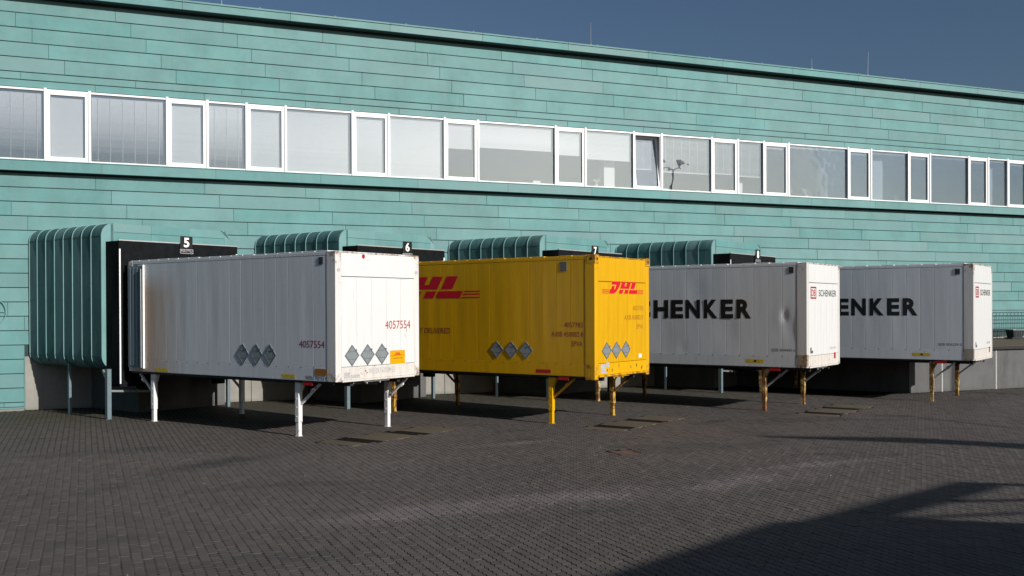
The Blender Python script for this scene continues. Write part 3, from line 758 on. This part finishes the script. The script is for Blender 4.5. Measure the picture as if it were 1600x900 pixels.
# --- dock 5: white
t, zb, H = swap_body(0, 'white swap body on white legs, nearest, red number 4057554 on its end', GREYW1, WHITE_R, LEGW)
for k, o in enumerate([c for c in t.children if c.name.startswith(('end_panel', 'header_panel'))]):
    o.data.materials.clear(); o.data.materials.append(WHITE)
side_txt('number_lettering', '4057554', MAROON, t, 1.07, .69, .31, .84, zb)
end_txt('number_lettering', '4057554', RED, t, 1.46, 1.06, 2.27, 1.24, zb)
side_txt('code_lettering', 'WEBU 700153 4', BLACK, t, .89, .025, .26, .105, zb, off=-.0145)
for ty in (2.88, 2.43, 1.99): diamond(t, SIDE, (-.010, ty, zb + .51), .205, .235)
for tx in (.45, .91, 1.35): diamond(t, END, (tx, -.010, zb + .53), .21, .225)
st = polys('sticker', [[(0, 0), (.48, 0), (.48, .30), (0, .30)]], YELLOW, t, END, (1.61, -.0135, zb + .29))
polys('sticker_logo', logo_polys(), MAGENTA, st, END, (1.76, -.0150, zb + .485), (.044, .055)); 
end_txt('sticker_line', 'The Swap Body'[:0] + '-- ----- ----', MAROON, st, 1.71, .41, 2.0, .425, zb, off=-.0150)
polys('sticker_rule', [[(0, 0), (.44, 0), (.44, .004), (0, .004)]], MAROON, st, END, (1.63, -.0150, zb + .475))
polys('tape', [[(0, 0), (.40, 0), (.40, .085), (0, .085)]], YTAPE, t, SIDE, (-.0145, 1.61, zb + .03))
polys('tape', [[(0, 0), (.35, 0), (.35, .13), (0, .13)]], OCHRE, t, SIDE, (-.0185, .59, zb + .13))
polys('tape', [[(0, 0), (.48, 0), (.48, .085), (0, .085)]], YTAPE, t, SIDE, (-.0145, 6.08, zb + .02))
polys('red_dot', [[(.045 * math.cos(a), .05 * math.sin(a)) for a in np.linspace(0, 2 * math.pi, 17)[:-1]]], REDLAMP, t, END, (.80, -.0155, zb + 2.60))
polys('data_plate', [[(0, 0), (.17, 0), (.17, .12), (0, .12)], [(.19, 0), (.46, 0), (.46, .07), (.19, .07)]], FADED, t, END, (.22, PO - .001, zb + .06))
end_txt('faded_lettering', 'WEBU 700153', FADED, t, .94, .12, 1.77, .24, zb, off=PO - .001)
polys('latch', [[(.04 * math.cos(a), .04 * math.sin(a)) for a in np.linspace(0, 2 * math.pi, 13)[:-1]]], FADED, t, END, (.075, PO - .003, zb + 2.30))
polys('latch', [[(.04 * math.cos(a), .04 * math.sin(a)) for a in np.linspace(0, 2 * math.pi, 13)[:-1]]], FADED, t, END, (2.475, PO - .003, zb + 2.30))
for (x, z, w_, h_) in ((2.14, .98, .006, .13), (2.10, .86, .005, .09), (.62, .95, .014, .012), (1.30, 1.42, .004, .06), (.9, 2.52, .12, .008), (1.9, 2.14, .3, .004), (.5, 1.7, .003, .2)):
    polys('scuff', [[(0, 0), (w_, h_ * .1), (w_ * .8, h_), (-w_ * .3, h_ * .8)]], FADED if z > 1 else GREYPR, t, END, (x, -.0145, zb + z))
# --- dock 6: yellow
t, zb, H = swap_body(1, 'yellow swap body with red logo lettering, between white ones', YELLOW, YELLOW_R, YELLOW, rear_lm=LEGY, fittings=True)
polys('logo', logo_polys(), MAGENTA, t, SIDE, (-.0126, 6.65, zb + 1.82), (.72, .55))
polys('logo', logo_polys(), MAGENTA, t, END, (.52, -.0135, zb + 1.895), (.37, .285))
side_txt('slogan_lettering', 'EXCELLENCE. SIMPLY DELIVERED.', MAROON, t, 6.75, .94, 4.17, 1.08, zb, shear=.2)
for s_, a, b_, z0, z1 in (('4057783', .81, .30, 1.12, 1.235), ('AXIB 450082 8', 1.16, .29, .905, 1.02), ('EPVA', .60, .31, .69, .805)):
    side_txt('code_lettering', s_, MAROON, t, a, z0, b_, z1, zb)
for s_, a, b_, z0, z1 in (('4057783', 1.75, 2.26, 1.50, 1.61), ('AXIB 450082 8', 1.34, 2.25, 1.28, 1.39), ('EPVA', 1.93, 2.25, 1.06, 1.165)):
    end_txt('code_lettering', s_, OCHRE, t, a, z0, b_, z1, zb)
for ty in (2.74, 2.31, 1.88): diamond(t, SIDE, (-.010, ty, zb + .57), .195, .205)
for tx in (.51, .95, 1.40): diamond(t, END, (tx, -.010, zb + .58), .215, .20)
polys('tape', [[(0, 0), (.42, 0), (.42, .085), (0, .085)]], REDLAMP, t, SIDE, (-.0145, 1.60, zb + .05))
polys('data_plate', [[(0, 0), (.22, 0), (.22, .16), (0, .16)], [(.24, .08), (.38, .08), (.38, .19), (.24, .19)], [(0, -.05), (.30, -.05), (.30, -.01), (0, -.01)]], FADED, t, END, (.24, PO - .001, zb + .12))
polys('data_plate', [[(0, 0), (.14, 0), (.14, .09), (0, .09)]], BRIGHTW, t, END, (2.03, -.0135, zb + .36))
for x in (-.02, BW - .16):
    f_ = MB().box(x, x + .18, -.035, .19, zb + H - .17, zb + H + .028).build('corner_fitting', YELLOW_R, t, .01)
    mb = MB(); mb.tube((x + .09, -.0355, zb + H - .07), (x + .09, -.038, zb + H - .07), .032, 12); mb.tube((x - .0005 if x < 1 else x + .18, .08, zb + H - .07), (x - .003 if x < 1 else x + .1825, .08, zb + H - .07), .035, 12)
    mb.build('fitting_hole', BLACK, f_)
for k in range(7):
    x = random.uniform(.3, 2.2); polys('rust_chip', [[(0, 0), (.03, .01), (.035, .07), (.015, .12), (.0, .05)]], RUSTIRON, t, END, (x, PO - .001, zb + .06 + random.uniform(0, .12)), (random.uniform(.5, 1.3), random.uniform(.5, 1)))
# --- docks 7 and 8: white with black lettering
LET = (('S', 5.24, 4.91), ('C', 4.80, 4.42), ('H', 4.32, 3.87), ('E', 3.79, 3.42), ('N', 3.35, 2.92), ('K', 2.81, 2.41), ('E', 2.32, 1.97), ('R', 1.88, 1.47))
def lettered(i, label, dents, codes, rust):
    t, zb, H = swap_body(i, label, GREYW, GREYR, LEGC, dents)
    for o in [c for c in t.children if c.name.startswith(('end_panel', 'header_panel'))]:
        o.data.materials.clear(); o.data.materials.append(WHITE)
    for ch, ta, tb_ in LET: side_txt('letter', ch, BLACK, t, ta, 1.25, tb_, 1.755, zb, bold=.045)
    polys('emblem', frame_polys(.62, .50, .07), REDLAMP, t, SIDE, (-.0126, 6.06, zb + 1.25)); side_txt('emblem_lettering', 'DB', REDLAMP, t, 5.94, 1.36, 5.56, 1.64, zb, bold=.02)
    polys('emblem', frame_polys(.42, .31, .040), REDLAMP, t, END, (.27, -.0135, zb + 1.755)); end_txt('emblem_lettering', 'DB', REDLAMP, t, .34, 1.82, .62, 1.995, zb, bold=.015)
    end_txt('name_lettering', 'SCHENKER', BLACK, t, .88, 1.82, 2.27, 1.99, zb, bold=.006)
    side_txt('code_lettering', codes, GREYPR, t, .92, .385, .29, .48, zb)
    polys('tape', [[(0, 0), (.48, 0), (.48, .09), (0, .09)]], YTAPE, t, SIDE, (-.0145, 1.61, zb + .10)); polys('tape_mark', [[(0, 0), (.06, 0), (.06, .05), (0, .05)]], BLACK, t, SIDE, (-.0160, 1.39, zb + .12))
    polys('reflector', [[(0, 0), (.14, 0), (.14, .16), (0, .16)]], REDLAMP, t, END, (2.06, PO - .001, zb + .13 + .03))
    polys('data_plate', [[(0, 0), (.09, 0), (.09, .15), (0, .15)], [(.10, 0), (.2, 0), (.2, .07), (.10, .07)]], GREYPR, t, END, (.24, -.0135, zb + .36))
    end_txt('faded_lettering', codes[:4] + ' ' + codes[5:9], FADED, t, 1.75, .40, 2.25, .48, zb)
    box('rust_cover', rust, t, (-.020, .10, -.018, .235, zb + .03, zb + .33), .004)
    return t
lettered(2, 'dented white swap body with black side lettering, behind the yellow one', [(.57, 1.32, .075, .024, 1.9), (.70, 1.22, .15, -.004, 1.6), (.45, 1.0, .2, .008, 1.5), (3.03, 1.98, .26, .010, 1.6), (2.15, .95, .30, .009, 1.6), (4.0, .7, .4, .008, 1.6), (3.45, .45, .12, .005, 1)], 'SJSB 004443 6',
         paint('rust_stained_post', (.36, .30, .22), (.14, .08, .04), 1, .6, rust=.6))
lettered(3, 'white swap body with black side lettering, rightmost and farthest from the camera', None, 'SJSB 006239 0', paint('stained_post', (.34, .31, .26), (.16, .12, .08), 1, .6, rust=.25))

# ------------------------------------------------------------------ dock shelters
SW, SZ0, SZ1, RAD = 3.85, 1.22, 4.87, .33
def side_profile(off=0, n=7):                           # from the roof over the rounded shoulder down the side and under
    P = [(1.25, SZ1 + off)]
    P += [(RAD - (RAD + off) * math.sin(a), SZ1 - RAD + (RAD + off) * math.cos(a)) for a in np.linspace(0, math.pi / 2, n)]
    P += [(RAD - (RAD + off) * math.cos(a), SZ0 + RAD - (RAD + off) * math.sin(a)) for a in np.linspace(0, math.pi / 2, n)]
    P += [(.9, SZ0 - off)]
    return P
DEPTH = (D - P0[1]) / math.cos(TS) + .02                # to the wall along the left side
def wall_y(x): return (D + .02 - P0[1] - x * math.sin(TS)) / math.cos(TS)
def shelter(i, label):
    t = empty('dock_shelter', (P0[0] + SP * i, P0[1], 0), TS); tag(t, label, 'dock shelter', 'angled dock shelters along the wall')
    n = 8; dy = (DEPTH - .02) / n
    pr = side_profile(); ps = side_profile(.020)
    pm = MB(); m_ = len(pr)
    vs = [(x, .02, z) for x, z in pr] + [(x, dy, z) for x, z in pr]
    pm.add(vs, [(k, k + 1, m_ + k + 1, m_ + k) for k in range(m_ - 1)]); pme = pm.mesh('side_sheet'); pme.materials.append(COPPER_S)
    pme.polygons.foreach_set('use_smooth', [True] * len(pme.polygons))
    sm = MB(); vs = []
    for y in (-.008, .008):
        vs += [(x, y, z) for x, z in side_profile(-.01)] + [(x, y, z) for x, z in ps]
    q = m_
    fs = []
    for k in range(q - 1):
        fs += [(k, k + 1, q + k + 1, q + k), (2 * q + k + 1, 2 * q + k, 3 * q + k, 3 * q + k + 1), (q + k, q + k + 1, 3 * q + k + 1, 3 * q + k)]
    sm.add(vs, fs); sme = sm.mesh('standing_seam'); sme.materials.append(SEAM)
    for k in range(n):
        link('side_sheet', pme, None, t, (0, k * dy, 0), (0, 0, random.gauss(0, .003)))
        link('standing_seam', sme, None, t, (0, (k + 1) * dy if k < n - 1 else DEPTH - .05, 0))
    # cross welts on the sheets
    wm = MB().box(-.006, .0, .025, dy - .015, -.006, .006).mesh('cross_welt'); wm.materials.append(COPPER_S)
    for k in range(n):
        for z in (SZ0 + (1.75 if k % 2 else 2.15), SZ1 - RAD, SZ0 + RAD): link('cross_welt', wm, None, t, (0, k * dy, z))
    # body: roof, right side, underside, cut back to the wall
    bd = MB(); x0, x1 = .36, SW
    bd.add([(x0, .0, SZ1 - .003), (x1 - RAD, .0, SZ1 - .003), (x1 - RAD, wall_y(x1 - RAD), SZ1 - .003), (x0, wall_y(x0), SZ1 - .003)], [(0, 1, 2, 3)])
    arc = [(x1 - RAD + RAD * math.sin(a), SZ1 - RAD + RAD * math.cos(a) - .003) for a in np.linspace(0, math.pi / 2, 7)] + [(x1, SZ0)]
    vs = [(x, .0, z) for x, z in arc] + [(x, wall_y(x), z) for x, z in arc]; k_ = len(arc)
    bd.add(vs, [(k, k + 1, k_ + k + 1, k_ + k) for k in range(k_ - 1)])
    bd.add([(.9, .0, SZ0 + .005), (x1, .0, SZ0 + .005), (x1, wall_y(x1), SZ0 + .005), (.9, wall_y(.9), SZ0 + .005)], [(0, 1, 2, 3)])
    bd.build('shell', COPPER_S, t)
    # front frame: rounded outline with an opening for the curtain
    ox0, ox1, oz1 = .16, SW - .16, 4.36
    fr_ = MB()
    outer = [(RAD - RAD * math.sin(a), SZ1 - RAD + RAD * math.cos(a)) for a in np.linspace(math.pi / 2, 0, 8)]
    def plate(poly, y0, y1, m=None):
        m = m or fr_
        n_ = len(poly); vs = [(x, y0, z) for x, z in poly] + [(x, y1, z) for x, z in poly]
        m.add(vs, [tuple(range(n_)), tuple(range(2 * n_ - 1, n_ - 1, -1))] + [(k, n_ + k, n_ + (k + 1) % n_, (k + 1) % n_) for k in range(n_)])
    lo = [(RAD - RAD * math.cos(a), SZ0 + RAD - RAD * math.sin(a)) for a in np.linspace(math.pi / 2, 0, 8)]
    xi = ox0 + .10
    plate([(xi, SZ0)] + lo + outer + [(xi, SZ1)], -.012, .02); fr_.build('front_frame', SEAM, t); fr_ = MB()
    rt = [(SW - x, z) for x, z in outer][::-1]
    plate([(SW - .18, SZ1)] + rt + [(SW, SZ0), (SW - .18, SZ0)], -.012, .02, fr_)
    fr_.build('front_frame', SEAM, t)
    for k in range(3):
        a = ox0 + .102 + k * 1.138; box('header_sheet', COPPER, t, (a, a + 1.134, -.010, .02, SZ1 - .215, SZ1 - .002), .003)
        box('header_sheet', COPPER, t, (a, a + 1.134, -.006, .02, 4.30, SZ1 - .222), .003)
    # black curtain projecting from the front
    yo = -.60; cx0, cx1, cz = .12, SW - .20, 4.40
    hd = MB(); hd.box(cx0 + .02, cx1 - .02, yo + .03, -.013, cz - .05, cz)
    nseg = 14; zb_ = 3.55
    for k in range(nseg):                               # slightly wavy hanging flap
        xa, xb = cx0 + (cx1 - cx0) * k / nseg, cx0 + (cx1 - cx0) * (k + 1) / nseg
        f = lambda x: yo + .012 * math.sin(x * 5.1 + i) + .006 * math.sin(x * 13)
        hd.add([(xa, yo, cz), (xb, yo, cz), (xb, f(xb), zb_), (xa, f(xa), zb_)], [(3, 2, 1, 0)])
    hd.build('curtain_head', RUBBER, t)
    for s_, (xa, xb) in enumerate(((cx0, cx0 + .62), (cx1 - .62, cx1))):
        sd_ = MB(); so_ = xa if s_ == 0 else xb
        nz = 10
        for k in range(nz):                             # fabric side between the box and the outer frame, sagging a little
            za, zc = .85 + (cz - .85) * k / nz, .85 + (cz - .85) * (k + 1) / nz
            g_ = lambda z: .02 * math.sin(z * 2.3 + i) * (1 if s_ == 0 else -1)
            for (ya, yb, e0, e1) in ((-.013, -.3, 0, 1), (-.3, yo, 1, 0)):
                sd_.add([(so_ + e0 * g_(za), ya, za), (so_ + e1 * g_(za), yb, za), (so_ + e1 * g_(zc), yb, zc), (so_ + e0 * g_(zc), ya, zc)], [(0, 1, 2, 3)])
        sd_.box(xa, xb, yo + .002, yo + .025, .85, cz - .03)
        sd_.box(xa + .03, xb - .05, yo + .025, -.013, .80, .845)
        so2 = sd_.build('curtain_side', RUBBER, t)
        box('marker_stripe', BRIGHTW, so2, ((xa + .005) if s_ == 0 else xb - .055, (xa + .043) if s_ == 0 else xb - .005, yo - .010, yo + .0015, .88, 4.20))
        if s_ == 0: box('guide_stripe', ALU, so2, (xa + .47, xa + .53, yo - .012, yo + .0015, 1.35, 1.95))
    box('edge_trim', ALU, t, (cx0, cx1, yo - .012, yo + .03, cz + .001, cz + .03), .004)
    # inside of the dock: leveller and dark door
    MB().box(ox0 + .3, ox1 - .3, 1.1, 1.16, 1.25, 4.2).build('dock_door', DARK, t)
    box('dock_leveller', DARK, t, (.6, SW - .6, -.30, 1.09, 1.05, 1.18))
    # concrete foundation under the right half of the box
    fd = MB(); fx0, fx1, fy = 1.35, SW + .22, .55
    pl4 = [(fx0, fy), (fx1, fy), (fx1, wall_y(fx1)), (fx0, wall_y(fx0))]
    fd.add([(x, y, 0) for x, y in pl4] + [(x, y, 1.19) for x, y in pl4], [(0, 1, 5, 4), (1, 2, 6, 5), (2, 3, 7, 6), (3, 0, 4, 7), (4, 5, 6, 7)])
    fd.build('foundation', CONC_P, t)
    # buffers and posts on the ground
    for (x, y, w_) in ((-.02, -.33, .055), (.10, 1.70, .035), (SW - .12, -.05, .045)):
        top = SZ0 + (.02 if y < 0 else .10); box('support_post', POSTG, t, (x - w_, x + w_, y - w_, y + w_, 0, top), .006)
    mb = MB(); mb.bar((.0, -.33, .70), (1.1, -.33, .62), .05); mb.bar((0.05, -.30, .78), (.05, .02, 1.2), .05); mb.tube((.55, -.33, .66), (.55, -.45, .66), .03, 8); mb.tube((.75, -.33, .66), (.75, -.45, .66), .03, 8)
    mb.build('cross_arm', GALV, t)
    for x in (.75, SW - .85): box('buffer', RUBBER, t, (x, x + .25, -.58, -.30, .70, 1.18), .02)
    return t, (cx0, cx1, cz, yo)
SH = []
for i, lab in enumerate(('ribbed copper dock shelter of dock 5, nearest, its whole left side in view', 'ribbed copper dock shelter of dock 6, rising behind the nearest white swap body',
                         'ribbed copper dock shelter of dock 7, rising behind the yellow swap body', 'ribbed copper dock shelter of dock 8, rising behind the dented swap body')):
    SH.append(shelter(i, lab))
# numbers on the shelters
for i, (d_, lab) in enumerate((('5', 'black sign with white number 5 and a small plate below it'), ('6', 'black sign with white number 6 above the nearest swap body'),
                               ('7', 'black sign with white number 7 above the corner of the yellow swap body'), ('8', 'black sign with white number 8 above the dented swap body'))):
    x = 1.83 + (.0 if i < 3 else .1); y = -.63
    wx = P0[0] + SP * i + math.cos(TS) * x - math.sin(TS) * y; wy = P0[1] + math.sin(TS) * x + math.cos(TS) * y
    t = empty('number_sign', (wx, wy, 4.28), TS); tag(t, lab, 'sign', 'dock number signs')
    box('board', BLACK, t, (0, .37, -.02, .0, .0, .32), .01)
    fit_text('digit', d_, BRIGHTW, t, END, (.10, -.0225, .035), .165, .25, bold=.03)
    pl = MB()
    for q in frame_polys(.39, .115, .010): pl.prism(q, Matrix.Translation((-.01, -.021, -.13)) @ END, .006)
    po_ = pl.build('plate_frame', FADED, t)
    box('plate_back', BLACK, po_, (-.005, .375, -.018, .0, -.129, -.002))
    fit_text('plate_lettering', 'MATTU', FADED, po_, END @ Matrix.Identity(4), (.02, -.0225, -.095), .33, .06, bold=.0)

# ------------------------------------------------------------------ loading platform at the right
PZ, PY = 1.29, 24.2
t = empty('loading_platform', (24.0, PY, 0)); tag(t, 'grey concrete loading platform with dark edge behind the rightmost swap body', 'platform')
xe = 21.0
for k, (xa, xb) in enumerate(((-.35, 1.02), (1.03, 3.35), (3.36, 6.3), (6.31, 9.3), (9.31, 12.3), (12.31, 15.3))):
    box('wall_panel', CONC_P, t, (xa + .008, xb - .008, 0, .22, 0, PZ - .005), .008)
box('joint_strip', plain('pale_joint', (.38, .38, .36), .8), t, (1.0, 1.05, -.002, .03, 0, PZ - .01)); box('joint_strip', plain('pale_joint_b', (.38, .38, .36), .8), t, (3.33, 3.38, -.002, .03, 0, PZ - .01))
mb = MB(); l0 = -.35; dyw = D - PY + .0
mb.add([(l0, .02, .0), (l0, .02, PZ), (l0 - math.tan(TH) * dyw + 0.0, dyw, PZ), (l0 - math.tan(TH) * dyw, dyw, 0)], [(0, 1, 2, 3)])
mb.build('return_wall', CONC_P, t)
box('edge_beam', DARK, t, (l0, 15.3, -.10, .25, PZ, PZ + .10), .01)
mb = MB(); zc = PZ + .115
mb.add([(l0, -.12, zc), (15.3, -.12, zc), (15.3, dyw - .005, zc), (l0 - math.tan(TH) * dyw, dyw - .005, zc), (l0, -.12, PZ + .1005), (15.3, -.12, PZ + .1005), (15.3, dyw - .005, PZ + .1005), (l0 - math.tan(TH) * dyw, dyw - .005, PZ + .1005)],
       [(0, 1, 2, 3), (4, 5, 1, 0), (7, 4, 0, 3), (5, 6, 2, 1)])
mb.build('deck', SLAB, t)
# railing along the wall on the platform
ry = D - .30; zr = PZ + .116
t = empty('guard_railing', (31.0, ry, zr)); tag(t, 'thin dark guard railing on the platform in front of the copper wall', 'railing')
for z in (.08, .42, .74, 1.04): MB().tube((0, 0, z), (9, 0, z), .014 if z < 1 else .02, 8).build('rail', RAILM, t)
pm_ = MB().tube((0, 0, 0), (0, 0, 1.04), .010, 6).mesh('baluster'); pm_.materials.append(RAILM)
for k in range(46): link('baluster', pm_, None, t, (k * .2, 0, 0))
# dark tapered bin
t = empty('ribbed_bin', (33.95, D - 1.05, PZ + .116)); t.scale = (.64, .64, .64); tag(t, 'dark ribbed open bin standing on the platform before the railing', 'bin')
box('base', DARK, t, (-.55, .45, -.3, .3, .0, .10), .01)
tb = MB(); 
tb.add([(-.36, -.25, .1), (.36, -.25, .1), (.36, .25, .1), (-.36, .25, .1), (-.46, -.3, .56), (.46, -.3, .56), (.46, .3, .56), (-.46, .3, .56)], [(3, 2, 1, 0), (0, 1, 5, 4), (1, 2, 6, 5), (2, 3, 7, 6), (3, 0, 4, 7)])
tb.build('tub', plain('dark_plastic', (.012, .018, .024), .5), t)
for k, x in enumerate((-.19, .02, .24)): MB().bar((x * .85, -.255, .1), (x, -.308, .56), .03, .012).build('rib', GALV, t)
mb = MB(); mb.box(-.48, .48, -.32, -.29, .54, .585).box(-.48, .48, .29, .32, .54, .585).box(-.48, -.45, -.289, .289, .54, .585).box(.45, .48, -.289, .289, .54, .585)
mb.build('rim', GALV, t)

# ------------------------------------------------------------------ out of frame: what throws the shadows in the lower right corner and shows in the glass
t = empty('neighbouring_hall', (14, -4, 0)); tag(t, 'plain rendered hall behind the camera whose shadow falls on the yard', 'building')
def sh(p, z): k = z / math.tan(R(SUN_EL)); return (p[0] + k * math.sin(R(SUN_AZ)), p[1] - k * math.cos(R(SUN_AZ)))
ZB = 5.2
c0 = sh((-4, 4.9), ZB); c1 = sh((4.4, 8.86), ZB); c2 = sh((7.9, 10.40), ZB); c3 = sh((9.35, 10.15), ZB); c4 = sh((14.6, 6.1), ZB)
poly = [c0, c1, c2, c3, c4, (c4[0] + 3, c4[1] - 14), (c0[0] + 3, c0[1] - 14)]
poly = [(x - 14, y + 4) for x, y in poly]
MB().prism(poly, Matrix.Translation((0, 0, ZB)), ZB).build('wall', PLASTER, t)
e0 = Vector((*sh((7.0, 9.85), ZB), ZB)) - Vector((14, -4, .12)); e1 = Vector((*sh((12.40, 11.62), ZB), ZB)) - Vector((14, -4, .12)); e2 = Vector((*sh((15.5, 9.5), ZB), ZB)) - Vector((14, -4, .12))
MB().bar(e0, e1, .24, .2).build('canopy_beam', GALV, t); MB().bar(e1, e2, .12, .1).build('canopy_beam', GALV, t)
for u, w_ in ((.30, .05), (.62, .07)):
    a = e0.lerp(e1, u); b_ = Vector((*sh((15.5, 8.4 - u * -1.3), ZB), ZB)) - Vector((14, -4, .12)); MB().bar(a, b_, w_, w_).build('tie_rod', GALV, t)
MB().tube((e2.x, e2.y, -ZB * 0), (e2.x, e2.y, e2.z), .08, 10).build('canopy_post', GALV, t)
# unseen bar on a post, added to throw the soft streak on the yard
t = empty('added_shadow_caster', (33.2, -15.6, 0)); tag(t, 'added shadow caster with a long jib behind the camera', 'shadow_caster')
ja = Vector((*sh((13.0, 17.35), 10.5), 10.5)) - Vector((33.2, -15.6, 0)); jb = Vector((*sh((19.6, 10.2), 10.5), 10.5)) - Vector((33.2, -15.6, 0)); jc = Vector((*sh((15.6, 15.4), 10.5), 10.5)) - Vector((33.2, -15.6, 0))
MB().tube(ja, jc, .08, 10, .34).build('arm', GALV, t); MB().tube(jc, jb, .34, 10, .45).build('arm', GALV, t)
MB().tube((jb.x, jb.y, 0), (jb.x, jb.y, 10.6), .5, 14, .28).build('mast', GALV, t)
# floodlight mast seen mirrored in the glass
t = empty('floodlight_mast', (34.9, 4.3, 0)); tag(t, 'tall floodlight mast with two lamp heads, mirrored in one window', 'lamp')
MB().tube((0, 0, 0), (0, 0, 11.6), .10, 12, .06).build('mast', GALV, t); MB().bar((-.75, 0, 11.6), (.75, 0, 11.7), .07).build('cross_arm', GALV, t)
for x in (-.75, .75):
    mb = MB(); mb.box(-.32, .32, -.22, .22, -.06, .06); mb.box(-.04, .04, -.04, .04, -.35, -.0601)
    mb.build('lamp_head', GALV, t, .03, (x, 0, 12.05), (R(-25), 0, R(8 if x < 0 else -12)))
